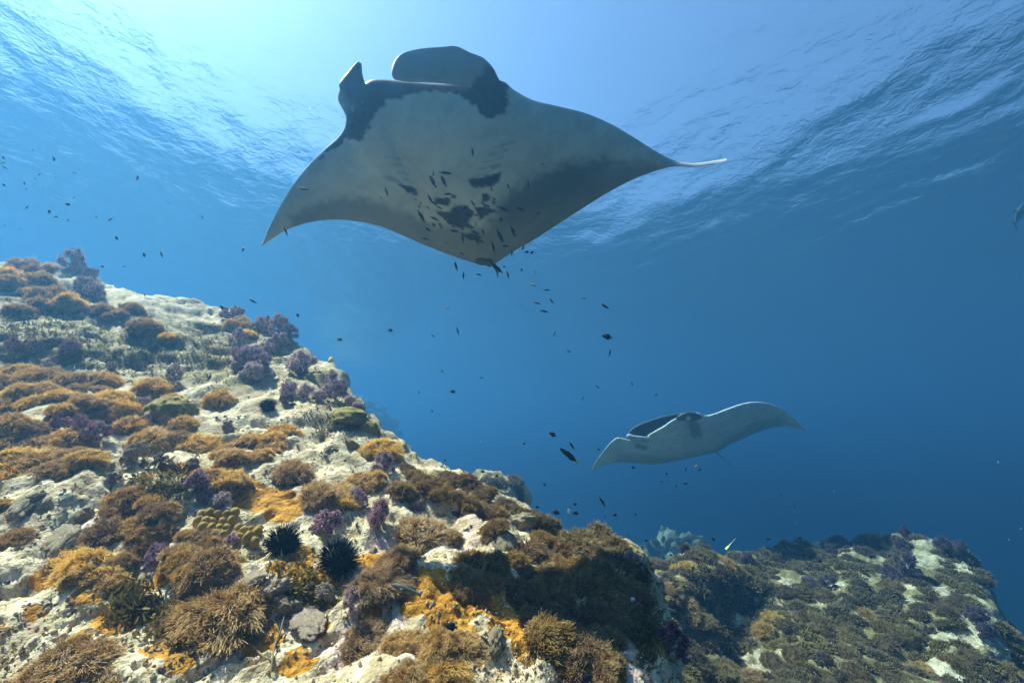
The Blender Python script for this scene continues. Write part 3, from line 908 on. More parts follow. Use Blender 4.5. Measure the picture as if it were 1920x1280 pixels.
ANE = {}
_sweeps = [(0.75, -0.1, 0), (0.5, -0.6, 0), (0.1, -0.7, 0.1), (-0.4, -0.4, 0), (0.9, 0.2, 0), (0.2, 0.3, 0.3), (0.6, -0.3, 0.2)]
for kind in M_ANE:
    ANE[kind] = []
    for v in range(5 if kind == 'tan' else 4):
        sd = {'tan': 0, 'brown': 20, 'dusky': 40, 'umber': 60}[kind] + v
        far = kind == 'dusky'
        hgt = (0.50, 0.62, 0.55, 0.70, 0.48)[v]
        cv, cf, _ = mound(26, 9, hgt, sd)
        cm = np_mesh('anemone_column', cv * 0.98, cf, M_COL)
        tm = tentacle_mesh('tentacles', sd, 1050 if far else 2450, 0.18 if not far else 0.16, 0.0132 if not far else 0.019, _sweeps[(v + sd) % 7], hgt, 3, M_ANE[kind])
        ANE[kind].append((cm, tm))

def place_matrix(loc, nor, spin, sx, sy, sz, up_bias=0.45):
    up = (nor * (1 - up_bias) + Vector((0, 0, 1)) * up_bias).normalized()
    q = up.to_track_quat('Z', 'Y')
    return Matrix.Translation(loc) @ q.to_matrix().to_4x4() @ Matrix.Rotation(spin, 4, 'Z') @ Matrix.Diagonal((sx, sy, sz, 1))

for v in range(3):
    cv, cf, _ = mound(30, 10, (0.55, 0.62, 0.5)[v], 70 + v)
    ANE.setdefault('shaggy', []).append((np_mesh('anemone_column', cv * 0.98, cf, M_COL), tentacle_mesh('tentacles', 70 + v, 5000, 0.20, 0.0085, _sweeps[v], (0.55, 0.62, 0.5)[v], 3, M_ANE['brown'])))
LITE = []
for v in range(4):
    cv, cf, _ = mound(16, 7, (0.5, 0.6, 0.55, 0.65)[v], 90 + v)
    tm = tentacle_mesh('carpet', 90 + v, 140, 0.18, 0.052, _sweeps[v], (0.5, 0.6, 0.55, 0.65)[v], 2, None)
    tv = np.empty(len(tm.vertices) * 3, np.float32); tm.vertices.foreach_get('co', tv)
    tf = np.array([p.vertices[:] for p in tm.polygons])
    ti = np.empty(len(tm.vertices) * 4, np.float32); tm.color_attributes['tip'].data.foreach_get('color', ti)
    ti = ti.reshape(-1, 4)[:, :3]
    V = np.concatenate([tv.reshape(-1, 3), cv * 0.96]); F = np.concatenate([tf, cf + len(ti)])
    LITE.append((V, F, np.concatenate([ti, np.zeros((len(cv), 3))])))

ORD = {}
def add_anemone(loc, nor, r, kind, label, group, sink=0.12, spin=None, h=1.0):
    cm, tm = random.choice(ANE[kind])
    o = bpy.data.objects.new('sea_anemone', cm)
    ch = bpy.data.objects.new('tentacles', tm)
    link(o); link(ch, o)
    sp = random.uniform(-0.6, 0.6) if spin is None else spin
    r *= 0.86
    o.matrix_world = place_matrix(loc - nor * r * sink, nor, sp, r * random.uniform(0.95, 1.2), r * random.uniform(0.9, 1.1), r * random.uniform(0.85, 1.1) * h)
    ch['kind'] = 'stuff'
    tag(o, label, 'anemone', group)
    if group: ORD.setdefault(group, []).append((proj(np.array(loc))[0], o))
    return o

# picture positions (x, y, radius) of the anemones, by patch of the slope
patches = [
 ('tan', 'orange-tan anemone crowning the highest ledge of the slope against the water', 'anemones on the highest ledge',
  [(12,512,24),(44,495,26),(93,502,17),(73,522,22),(20,530,20),(60,505,18)]),
 ('tan', 'orange anemone on the shaded rock step just below the highest ledge', 'anemones on the rock step',
  [(95,553,34),(126,568,24),(35,578,22),(75,568,18),(190,577,20),(222,586,15),(248,577,19),(110,575,22),(205,590,14),(50,548,15)]),
 ('tan', 'small flat tan anemone on the bare upper rock', 'small anemones on the bare upper rock',
  [(270,610,24),(312,631,17),(288,618,16)]),
 ('tan', 'tan anemone among purple soft corals near the slope ridge', 'anemones among the ridge soft corals',
  [(443,608,22),(461,624,16),(452,600,14)]),
 ('tan', 'bright tan anemone in the thick mat across the left of the slope', 'anemones of the thick mat',
  [(13,692,24),(22,712,26),(66,704,30),(84,728,27),(124,710,30),(153,728,27),(22,735,24),(80,748,24),(197,708,24),(204,741,27),(233,761,27),(160,748,24),(113,764,22),
   (45,726,26),(105,738,26),(180,752,22),(135,748,22),(58,752,22),(215,772,22),(185,728,18),(40,690,22),(100,700,22),(8,760,24),(190,775,18),(250,748,16)]),
 ('tan', 'tan anemone standing alone on pale rock in the middle of the slope', 'lone anemones in the middle of the slope',
  [(284,724,31),(408,744,29),(320,748,20)]),
 ('tan', 'ochre anemone of the deep pile along the left picture edge', 'anemones of the pile at the edge',
  [(18,790,36),(44,808,30),(120,819,33),(22,859,40),(73,856,34),(139,848,30),(160,854,28),(95,877,30),(60,830,30),(5,830,30),(100,845,26),(150,830,22),(40,880,30),(5,890,28),(120,880,24),(75,800,22),(170,868,20)]),
 ('tan', 'tan anemone in the row of clumps crossing the slope centre', 'anemones of the central row',
  [(242,799,29),(343,792,24),(277,819,26),(310,828,28),(368,826,33),(434,847,31),(478,817,30),(532,808,29),(505,836,36),(547,876,36),(225,806,20),(260,806,22),(335,815,22),(390,838,22),(455,830,20),(515,815,24),(490,845,24),(330,800,18),(292,835,20),(417,838,20)]),
 ('tan', 'brown-tan anemone beside the ridge above the reef edge', 'anemones beside the ridge',
  [(713,840,34),(673,903,36),(622,929,38),(602,925,36),(640,912,30),(700,895,26),(650,938,26),(590,940,24),(735,850,22),(690,845,22)]),
 ('tan', 'brown anemone next to the orange film sponge by purple soft coral', 'anemones by the orange film',
  [(416,897,34),(400,890,26),(435,905,26),(380,885,22)]),
 ('brown', 'brown anemone in the clump left of the knobbly yellow coral', 'anemones left of the knobbly coral',
  [(237,929,33),(292,962,33),(204,993,38),(248,980,30),(277,1017,33),(233,1046,26),(262,945,28),(305,985,26),(225,960,26),(190,1010,26),(265,1000,24),(320,950,18),(285,935,22)]),
 ('brown', 'brown anemone in the cluster in front of the knobbly yellow coral', 'anemones in front of the knobbly coral',
  [(346,1028,38),(386,1053,44),(427,1046,33),(375,1002,29),(330,1050,28),(410,1070,32),(360,1065,30),(395,1020,26),(350,1000,20)]),
 ('tan', 'pale brown anemone above the dark overhang at lower left', 'anemones above the dark overhang',
  [(153,1053,52),(120,1050,34),(190,1065,36),(145,1080,30),(205,1090,24)]),
 ('umber', 'brown anemone of the mounds along the dark ridge', 'anemones of the ridge mounds',
  [(757,911,32),(797,900,34),(768,877,22),(866,902,33),(881,937,36),(910,917,20),(924,984,29),(913,957,28),(820,915,26),(775,920,24),(840,890,22),(895,925,24),(855,925,24),(930,955,24),(780,890,22)]),
 ('umber', 'brown anemone in the dense bank at the lower right of the slope', 'anemones of the dense bank',
  [(892,1050,42),(884,1090,40),(928,1057,38),(994,1041,42),(1019,1075,38),(965,1097,34),(1056,1033,42),(1016,1001,26),(1074,1090,40),(1034,1119,40),(1067,1141,40),(1110,1148,44),
   (1030,1187,56),(1088,1206,52),(1136,1190,42),(1092,1252,52),(960,1050,36),(1000,1105,34),(1040,1060,34),(1085,1060,36),(1110,1100,36),(1060,1175,40),(1130,1140,36),(1140,1225,34),(1045,1235,40),(1150,1170,30),(1005,1150,30),(985,1075,28),(870,1070,28),(910,1085,30),(1120,1250,36),(1065,1265,36)]),
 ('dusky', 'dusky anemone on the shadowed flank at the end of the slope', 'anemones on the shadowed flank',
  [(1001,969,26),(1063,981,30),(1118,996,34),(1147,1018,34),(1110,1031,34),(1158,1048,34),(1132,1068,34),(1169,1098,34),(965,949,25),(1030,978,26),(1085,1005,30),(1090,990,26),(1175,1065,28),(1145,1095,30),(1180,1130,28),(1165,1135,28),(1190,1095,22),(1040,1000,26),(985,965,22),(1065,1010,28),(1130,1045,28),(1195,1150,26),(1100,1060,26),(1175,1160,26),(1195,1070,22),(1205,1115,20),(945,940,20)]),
]
solo = [
 ('brown', 412, 1135, 74, 'largest brown anemone in the foreground with long combed tentacles'),
 ('brown', 458, 1160, 44, 'anemone pressed to the side of the largest foreground anemone toward the urchins'),
 ('brown', 372, 1115, 46, 'anemone pressed to the upper side of the largest foreground anemone'),
 ('brown', 120, 1252, 78, 'shaggy brown anemone cut off by the bottom edge at lower left'),
 ('brown', 175, 1285, 46, 'small shaggy anemone touching the one cut off by the bottom edge'),
 ('brown', 29, 1004, 36, 'single brown anemone alone on white rock at the left edge'),
 ('tan', 4, 940, 17, 'tiny tan anemone half out of the frame at the left edge'),
 ('tan', 793, 990, 52, 'round golden brown anemone alone on sand-coloured rock below the ridge'),
 ('brown', 840, 1000, 26, 'small anemone leaning on the round golden brown anemone'),
 ('brown', 749, 1040, 40, 'upper of two brown anemones beside the large black urchin'),
 ('brown', 709, 1083, 46, 'lower of two brown anemones beside the large black urchin'),
 ('brown', 745, 1085, 34, 'brown anemone tucked behind the grey hovering fish'),
 ('brown', 698, 1199, 56, 'brown anemone at bottom centre, first of the row by the bottom edge'),
 ('brown', 757, 1206, 50, 'brown anemone at bottom centre, second of the row by the bottom edge'),
 ('brown', 819, 1197, 44, 'brown anemone under the black fish near the bottom edge'),
 ('brown', 872, 1214, 40, 'brown anemone at the end of the bottom row by white rubble'),
 ('brown', 835, 1262, 62, 'wide brown anemone cut off at the bottom centre'),
 ('brown', 760, 1275, 52, 'brown anemone cut off at the bottom, left of the wide one'),
]
for kind, label, group, L in patches:
    for (x, y, r) in L:
        hh = hit(x, y + r * 0.35)
        if hh is None: continue
        loc, nor, dist, where = hh
        dep = Vector(loc).dot(Vector(ray(960, 640)).normalized())
        add_anemone(loc, nor, r * dep / 800 * random.uniform(0.95, 1.1), kind, label, group, h=1.55 if y < 620 else (1.3 if y < 800 else 1.15))
for kind, x, y, r, label in solo:
    hh = hit(x, y + r * 0.3)
    if hh is None: continue
    loc, nor, dist, where = hh
    dep = Vector(loc).dot(Vector(ray(960, 640)).normalized())
    add_anemone(loc, nor, r * dep / 800, 'shaggy' if kind == 'brown' and r > 30 else kind, label, None)

# carpet on the broad boulder: thrown like darts, leaving the bare pale patches
pts = []
tries = 0
while len(pts) < 330 and tries < 60000:
    tries += 1
    x = random.uniform(1215, 1950); y = random.uniform(1005, 1300)
    hh = hit(x, y)
    if hh is None or hh[3] not in ('right', 'knoll'): continue
    if any((x - a) ** 2 + ((y - b) * 1.25) ** 2 < c * c for a, b, c in bare): continue
    loc = hh[0]
    rr = random.uniform(0.15, 0.27)
    if any((loc - q[0]).length < 0.62 * (rr + q[1]) for q in pts): continue
    pts.append((loc, rr, hh[1], hh[3], x, y))
marks = [(1515, 1083, 'beside the lavender soft corals on the broad boulder'), (1708, 1050, 'below the pale crest of the broad boulder'), (1773, 1030, 'under the skyline corals of the broad boulder'),
         (1450, 1045, 'on the boulder top near the knoll'), (1580, 1035, 'on the top line of the broad boulder'), (1865, 1150, 'on the outer flank of the broad boulder'),
         (1300, 1110, 'on the boulder foot below the knoll'), (1300, 1230, 'at the bottom edge by the wine red soft coral'), (1450, 1230, 'at the bottom edge beside the small bare patch'),
         (1600, 1230, 'at the bottom edge under the boulder middle'), (1760, 1250, 'at the bottom edge around the large bare patch'), (1890, 1250, 'in the lowest corner of the broad boulder'),
         (1420, 1140, 'across the shaded face of the broad boulder'), (1580, 1150, 'in the middle of the broad boulder face'), (1720, 1140, 'on the face below the violet corals')]
pts.sort(key=lambda q: -q[1] / view_d(q[0]))
for loc, rr, nor, where, x, y in pts[:74]:
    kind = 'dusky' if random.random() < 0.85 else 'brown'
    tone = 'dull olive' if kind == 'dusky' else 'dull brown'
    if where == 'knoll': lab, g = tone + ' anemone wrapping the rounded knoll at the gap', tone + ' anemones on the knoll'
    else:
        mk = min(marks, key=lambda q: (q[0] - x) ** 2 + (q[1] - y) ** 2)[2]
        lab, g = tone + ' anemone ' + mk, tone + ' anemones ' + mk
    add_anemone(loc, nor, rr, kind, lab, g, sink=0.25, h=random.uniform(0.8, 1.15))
far_pts = []
for (x0, x1, y0, y1, wh, n, sz) in ((880, 990, 895, 960, 'pale', 16, 0.14), (1190, 1340, 990, 1075, 'far', 24, 0.26), (600, 800, 730, 880, 'haze', 22, 0.42)):
    k = 0
    for _ in range(600):
        x, y = random.uniform(x0, x1), random.uniform(y0, y1)
        hh = hit(x, y)
        if hh is None or hh[3] != wh: continue
        far_pts.append((hh[0], sz * random.uniform(0.7, 1.3), hh[1], wh, x, y)); k += 1
        if k >= n: break
VV, FF, TT, off = [], [], [], 0
for loc, rr, nor, where, x, y in pts[74:] + far_pts:
    v, f, ti = random.choice(LITE)
    mt = np.array(place_matrix(loc - nor * rr * 0.2, nor, random.uniform(0, 6.28), rr * 0.95, rr * 0.9, rr * random.uniform(0.7, 1.1)))
    VV.append(v @ mt[:3, :3].T + mt[:3, 3]); FF.append(f + off); off += len(v)
    t2 = ti.copy(); t2[:, 2] = random.random(); TT.append(t2)
# the same carpet goes on where the slope hides the boulder
xr, yr, dr = proj(P_right)
cand = np.argwhere((xr > 1010) & (xr < 1260) & (dr > 4.0) & (N_right[..., 2] > 0.2) & (P_right[..., 2] > -2.6))
crng = np.random.default_rng(31)
for i, j in cand[crng.choice(len(cand), 60, replace=False)]:
    v, f, ti = random.choice(LITE)
    nn = Vector(N_right[i, j]); rr = random.uniform(0.15, 0.25)
    mt = np.array(place_matrix(Vector(P_right[i, j]) - nn * rr * 0.2, nn, random.uniform(0, 6.28), rr, rr, rr * random.uniform(0.7, 1.1)))
    VV.append(v @ mt[:3, :3].T + mt[:3, 3]); FF.append(f + off); off += len(v)
    t2 = ti.copy(); t2[:, 2] = random.random(); TT.append(t2)
me = np_mesh('anemone_carpet', np.concatenate(VV), np.concatenate(FF), M_ANE['dusky'])
color_attr(me, 'tip', np.concatenate(TT))
o = link(bpy.data.objects.new('anemone_carpet', me))
tag(o, 'carpet of small dull anemones filling in over the broad boulder and the rocks behind', 'anemones', kind='stuff')
# and the tan mat goes on along the slope past the picture edge
xr, yr, dr = proj(P_main)
cand = np.argwhere((xr > -700) & (xr < -85) & (dr > 1.4) & (N_main[..., 2] > 0.25) & (yr > 480) & (yr < 1250))
VV, FF, TT, off = [], [], [], 0
for i, j in cand[crng.choice(len(cand), 62, replace=False)]:
    v, f, ti = random.choice(LITE)
    nn = Vector(N_main[i, j]); rr = random.uniform(0.11, 0.18)
    mt = np.array(place_matrix(Vector(P_main[i, j]) - nn * rr * 0.1, nn, random.uniform(0, 6.28), rr * 1.1, rr, rr * random.uniform(0.9, 1.3)))
    VV.append(v @ mt[:3, :3].T + mt[:3, 3]); FF.append(f + off); off += len(v)
    t2 = ti.copy(); t2[:, 2] = random.random(); TT.append(t2)
me = np_mesh('anemone_mat', np.concatenate(VV), np.concatenate(FF), M_ANE['tan'])
color_attr(me, 'tip', np.concatenate(TT))
o = link(bpy.data.objects.new('anemone_mat', me))
tag(o, 'mat of tan anemones running on along the slope beyond the edge', 'anemones', kind='stuff')
NUM = ['first', 'second', 'third', 'fourth', 'fifth', 'sixth', 'seventh', 'eighth', 'ninth', 'tenth', 'eleventh', 'twelfth', 'thirteenth', 'fourteenth', 'fifteenth', 'sixteenth', 'seventeenth', 'eighteenth', 'nineteenth', 'twentieth']
def number_off(reg):
    """members of a group are told apart by their order across the picture"""
    for g, L in reg.items():
        L = sorted(L, key=lambda q: q[0]); n = len(L)
        if n < 2: continue
        if n > 40: continue
        for i, (_, o) in enumerate(L):
            if i < (n + 1) // 2: w = 'leftmost' if i == 0 else NUM[i] + ' from left'
            else: w = 'rightmost' if i == n - 1 else NUM[n - 1 - i] + ' from right'
            o['label'] = o['label'] + ', ' + w
number_off(ORD)

# ------------------------------------------------------------------ soft corals
def softcoral_meshes(seed, lobes=11, polyps=95, tall=1.0, knobby=False):
    rng = np.random.default_rng(seed)
    # stalk with branches
    V, F, off = [], [], 0
    def addtube(p, r, n=7):
        nonlocal off
        v, f = tube(p, r, n); V.append(v); F.append(f + off); off += len(v)
    t = np.linspace(0, 1, 6)
    addtube(np.stack([0.04 * np.sin(3 * t), 0.03 * t, -0.15 + 0.75 * t * tall], -1), 0.16 - 0.07 * t)
    cs = []
    for k in range(lobes):
        a = 2 * np.pi * k * 0.382 + rng.normal() * 0.3
        zz = (0.28 + 0.72 * (k + 0.5) / lobes) * tall
        rr = 0.50 * math.sin(min(1.0, 0.30 + 0.85 * (1 - k / lobes)) * math.pi / 2) * (0.75 + 0.75 * rng.random())
        if k > lobes - 2: rr *= 0.2
        c = np.array([rr * math.cos(a), rr * math.sin(a), zz + 0.10 * rng.normal()])
        root = np.array([0, 0, max(0.05, zz - 0.28)])
        s = np.linspace(0, 1, 5)[:, None]
        addtube(root * (1 - s) + c * s + np.array([0, 0, -0.06]) * np.sin(np.pi * s), np.linspace(0.075, 0.05, 5), 6)
        cs.append((c, 0.15 + 0.11 * rng.random()))
    stalk = (np.concatenate(V), np.concatenate(F))
    # polyps: little pointed buds all over each lobe
    octv = np.array([(0, 0, 1.5), (1, 0, 0), (0, 1, 0), (-1, 0, 0), (0, -1, 0), (0, 0, -0.8)], float)
    octf = np.array([(0, 1, 2), (0, 2, 3), (0, 3, 4), (0, 4, 1), (5, 2, 1), (5, 3, 2), (5, 4, 3), (5, 1, 4)])
    PV, PF, TI, off = [], [], [], 0
    for c, r in cs:
        i = np.arange(polyps) + 0.5
        ph = np.arccos(1 - 2 * i / polyps); th = np.pi * (1 + 5 ** 0.5) * i
        D = np.stack([np.cos(th) * np.sin(ph), np.sin(th) * np.sin(ph), np.cos(ph)], -1)
        D = unit(D + rng.normal(size=D.shape) * 0.12)
        rad = r * (1 + 0.45 * fbm(D * 2.2 + seed + c, 2)) * (0.9 + 0.25 * rng.random(polyps))
        pos = c + D * rad[:, None]
        size = (0.032 if not knobby else 0.05) * (0.7 + 0.6 * rng.random(polyps))
        a = unit(np.cross(D, np.array([0.2, 0.4, 0.89]))); b = np.cross(D, a)
        v = pos[:, None] + size[:, None, None] * (octv[None, :, 0:1] * a[:, None] + octv[None, :, 1:2] * b[:, None] + octv[None, :, 2:3] * D[:, None] * (1.3 if not knobby else 0.8))
        PV.append(v.reshape(-1, 3)); PF.append((octf[None] + (np.arange(polyps) * 6)[:, None, None]).reshape(-1, 3) + off)
        off += polyps * 6
        tp = np.broadcast_to(np.array([1, .35, .35, .35, .35, 0])[None], (polyps, 6)).ravel()
        TI.append(np.stack([tp, np.repeat(rng.random(polyps), 6), tp * 0], -1))
        # core of the lobe keeps it from being see-through
        n, k2 = 10, 6
        phh, thh = np.meshgrid(np.linspace(0.02, np.pi - 0.02, k2), np.linspace(0, 2 * np.pi, n, endpoint=False), indexing='ij')
        dd = np.stack([np.sin(phh) * np.cos(thh), np.sin(phh) * np.sin(thh), np.cos(phh)], -1)
        core = (c + dd * (r * 0.75)).reshape(-1, 3)
        q = grid_faces(k2, n, wrap=True)
        tri = np.concatenate([q[:, [0, 1, 2]], q[:, [0, 2, 3]]])
        PV.append(core); PF.append(tri + off); off += len(core)
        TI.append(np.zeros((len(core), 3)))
    return stalk, (np.concatenate(PV), np.concatenate(PF), np.concatenate(TI))

def coral_material(name, root, mid, tip):
    m = NT(name)
    sep = m.n.new('ShaderNodeSeparateColor'); m.t.links.new(m.attr('tip'), sep.inputs[0])
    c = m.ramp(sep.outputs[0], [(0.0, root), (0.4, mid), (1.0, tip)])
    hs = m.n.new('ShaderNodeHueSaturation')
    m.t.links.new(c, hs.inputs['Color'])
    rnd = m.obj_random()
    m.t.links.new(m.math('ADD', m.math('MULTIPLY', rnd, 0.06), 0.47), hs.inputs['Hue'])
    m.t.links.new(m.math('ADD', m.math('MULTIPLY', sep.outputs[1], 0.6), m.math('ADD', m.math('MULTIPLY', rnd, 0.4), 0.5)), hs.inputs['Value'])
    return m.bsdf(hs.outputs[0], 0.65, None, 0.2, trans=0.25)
M_SOFT = {'purple': coral_material('purple_polyps', (0.22, 0.10, 0.12), (0.58, 0.31, 0.37), (0.88, 0.65, 0.67)),
          'violet': coral_material('violet_polyps', (0.26, 0.15, 0.16), (0.64, 0.43, 0.45), (0.92, 0.76, 0.75)),
          'pale': coral_material('pale_polyps', (0.25, 0.17, 0.16), (0.56, 0.42, 0.40), (0.80, 0.66, 0.62)),
          'brown': coral_material('brown_polyps', (0.12, 0.07, 0.05), (0.36, 0.25, 0.20), (0.60, 0.48, 0.40)),
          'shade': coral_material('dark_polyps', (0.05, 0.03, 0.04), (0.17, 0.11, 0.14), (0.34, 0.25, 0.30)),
          'red': coral_material('red_polyps', (0.07, 0.015, 0.025), (0.26, 0.06, 0.09), (0.50, 0.20, 0.22))}
mm = NT('coral_stalk')
M_STALK = mm.bsdf(mm.ramp(mm.noise(9, 3, 0.5, mm.coord('Object')), [(0.3, (0.24, 0.15, 0.2)), (0.7, (0.48, 0.38, 0.42))]), 0.5, None, 0.3, trans=0.2)
SOFT = {}
for ci, cname in enumerate(M_SOFT):
    SOFT[cname] = []
    for v in range(3):
        (sv, sf), (pv, pf, ti) = softcoral_meshes(100 + ci * 10 + v, (12, 15, 11)[v], 130, (1.0, 0.9, 1.25)[v], cname in ('brown',))
        me = np_mesh('polyps', pv, pf, M_SOFT[cname], smooth=False); color_attr(me, 'tip', ti)
        SOFT[cname].append((np_mesh('stalk', sv, sf, M_STALK), me))

SORD = {}
def add_soft(x, y, r, cname, label, group=None, tall=1.0, which=None):
    hh = hit(x, y + r * 0.75)
    if hh is None: return
    loc, nor, dist, where = hh
    dep = Vector(loc).dot(Vector(ray(960, 640)).normalized())
    s = r * dep / 800 * 1.08
    a, b = random.choice(SOFT[cname])
    o = bpy.data.objects.new('soft_coral', a); ch = bpy.data.objects.new('polyps', b)
    link(o); link(ch, o); ch['kind'] = 'stuff'
    o.matrix_world = place_matrix(loc - nor * s * 0.05, nor, random.uniform(0, 6.28), s * random.uniform(0.75, 1.15), s * random.uniform(0.75, 1.1), s * tall * random.uniform(0.9, 1.3), 0.6)
    tag(o, label, 'soft coral', group)
    if group: SORD.setdefault(group, []).append((proj(np.array(loc))[0], o))
    return o

soft = [
 ('violet', 'purple soft coral in the tuft standing on the highest ledge', 'soft corals on the highest ledge', [(128,492,20,1.4),(148,502,13,1.3),(166,512,14,1.3),(159,527,16,1),(178,545,20,1)]),
 ('purple', 'dark pink soft coral hanging under the upper rock step', 'soft corals under the rock step', [(29,648,19,1.2),(131,650,18,1.2)]),
 ('pale', 'small pale lilac soft coral at the foot of the upper rock step', 'pale soft corals at the step', [(69,648,13,1.2),(87,684,15,1.0),(150,545,10,1.3)]),
 ('pale', 'lilac-grey soft coral standing on the olive turf rock', 'lilac corals on the turf', [(323,708,14,1.6),(210,681,15,1.0),(333,725,12,1.0)]),
 ('violet', 'violet soft coral in the thicket along the ridge skyline', 'soft corals along the skyline', [(443,578,15,1),(465,584,18,1),(427,588,14,1.2),(489,600,22,1),(525,613,22,1),(505,608,20,1),(478,596,16,1),(540,622,15,1),(565,635,13,1),(510,595,14,1)]),
 ('violet', 'purple soft coral in the thicket below the ridge skyline', 'soft corals below the skyline', [(445,639,19,1),(474,662,28,1),(470,692,24,1),(525,637,18,1),(490,680,22,1),(455,665,20,1),(505,650,16,1),(440,685,14,1)]),
 ('violet', 'soft coral in the chain trailing down the ridge edge toward open water', 'soft corals down the ridge edge', [(543,724,16,1),(569,734,18,1),(598,740,16,1),(622,712,16,1.1),(627,734,18,1),(642,724,15,1.1),(669,759,16,1.1),(653,748,14,1),(610,728,13,1)]),
 ('violet', 'twin-headed violet soft coral beside the olive lump coral', 'violet corals by the lump coral', [(270,752,14,1.1),(264,774,15,1),(277,788,13,1)]),
 ('purple', 'purple soft coral in the cluster rising from the pile at the edge', 'soft corals in the pile at the edge', [(109,785,14,1.1),(126,788,12,1),(155,800,22,1.2),(176,806,24,1.2)]),
 ('brown', 'mauve-brown soft coral on rubble at the slope centre', 'mauve corals on rubble', [(310,788,16,1),(252,842,20,1.2),(240,855,14,1),(359,865,16,1),(300,860,16,1),(320,875,14,1),(215,895,14,1)]),
 ('purple', 'deep purple soft coral in the pair beside the orange film', 'pair of corals by the orange film', [(366,902,24,1.2),(380,926,20,1)]),
 ('violet', 'violet soft coral in the pair crowding the round brown ridge anemones', 'violet corals by ridge anemones', [(666,929,19,1.1),(680,938,16,1)]),
 ('brown', 'brown-grey fluffy soft coral on rubble below the urchins', 'grey fluffy corals below urchins', [(609,1104,22,1.0),(525,1122,16,1)]),
]
soft_solo = [
 ('brown', 534, 745, 15, 1, 'brownish soft coral alone between violet ones on the ridge edge'),
 ('violet', 561, 681, 30, 1, 'round dark violet soft coral ball on the ridge edge'),
 ('pale', 428, 800, 14, 1, 'small dusty pink soft coral alone on white rock'),
 ('pale', 416, 932, 24, 1.1, 'pale lilac soft coral beside the deep purple pair'),
 ('purple', 270, 1052, 21, 1.2, 'dark magenta soft coral amid brown anemones at lower left'),
 ('purple', 437, 1012, 16, 1, 'small magenta soft coral squeezed against the knobbly yellow coral'),
 ('purple', 616, 975, 28, 1.1, 'bushy purple soft coral right behind the large black urchin'),
 ('violet', 660, 1132, 23, 1.1, 'lilac-grey soft coral with a bluish stalk below the large urchin'),
 ('violet', 720, 871, 21, 1.2, 'violet soft coral before the brown anemone on the ridge'),
 ('purple', 708, 965, 32, 1.2, 'largest purple soft coral, left of the round golden brown anemone'),
 ('brown', 782, 944, 16, 1, 'small brown soft coral on the bare rock under the ridge'),
 ('red', 1253, 1195, 36, 1.0, 'wine red soft coral in the gap right of the rock corner'),
 ('red', 1201, 1135, 24, 1.0, 'dark red soft coral in shadow on the slope end'),
 ('violet', 1187, 1058, 24, 1.0, 'blue-violet soft coral in the deepest shade of the slope end'),
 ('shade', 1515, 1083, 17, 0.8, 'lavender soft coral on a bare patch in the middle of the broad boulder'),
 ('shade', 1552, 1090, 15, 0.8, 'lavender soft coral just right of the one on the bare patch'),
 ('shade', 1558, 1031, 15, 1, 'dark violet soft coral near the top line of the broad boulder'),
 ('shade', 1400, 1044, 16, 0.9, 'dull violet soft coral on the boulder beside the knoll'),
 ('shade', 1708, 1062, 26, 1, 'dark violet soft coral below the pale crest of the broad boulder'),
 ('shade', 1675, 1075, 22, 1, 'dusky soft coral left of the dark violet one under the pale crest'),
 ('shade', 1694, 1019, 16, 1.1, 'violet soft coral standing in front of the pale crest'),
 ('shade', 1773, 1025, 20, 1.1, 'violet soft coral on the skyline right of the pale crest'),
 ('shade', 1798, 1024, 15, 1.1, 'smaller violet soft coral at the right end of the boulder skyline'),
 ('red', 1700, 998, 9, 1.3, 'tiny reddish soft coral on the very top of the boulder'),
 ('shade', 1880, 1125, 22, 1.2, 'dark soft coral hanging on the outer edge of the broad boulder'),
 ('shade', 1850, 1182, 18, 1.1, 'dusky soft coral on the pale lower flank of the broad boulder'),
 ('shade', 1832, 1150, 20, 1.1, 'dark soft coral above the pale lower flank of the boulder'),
]
for cname, label, group, L in soft:
    for (x, y, r, tl) in L: add_soft(x, y, r, cname, label, group, tl)
for cname, x, y, r, tl, label in soft_solo: add_soft(x, y, r, cname, label, None, tl)
number_off(SORD)
# ------------------------------------------------------------------ urchins, hard corals, stones, shells
def simple_mat(name, a, b, scale=8, rough=0.7, spec=0.3, bump=0.0, detail=4):
    m = NT(name); co = m.coord('Object')
    n = m.noise(scale, detail, 0.6, co)
    nr = m.bump(m.noise(scale * 4, 4, 0.6, co), bump, 0.01) if bump else None
    return m.bsdf(m.ramp(n, [(0.3, a), (0.7, b)]), rough, nr, spec)
M_URCH = simple_mat('urchin_black', (0.004, 0.004, 0.006), (0.007, 0.006, 0.008), 10, 0.7, 0.1)

def view_depth(p): return Vector(p).dot(Vector(ray(960, 640)).normalized())

def uv_ball(n=16, k=10):
    ph, th = np.meshgrid(np.linspace(0.01, np.pi - 0.01, k), np.linspace(0, 2 * np.pi, n, endpoint=False), indexing='ij')
    return np.stack([np.sin(ph) * np.cos(th), np.sin(ph) * np.sin(th), np.cos(ph)], -1), grid_faces(k, n, wrap=True)

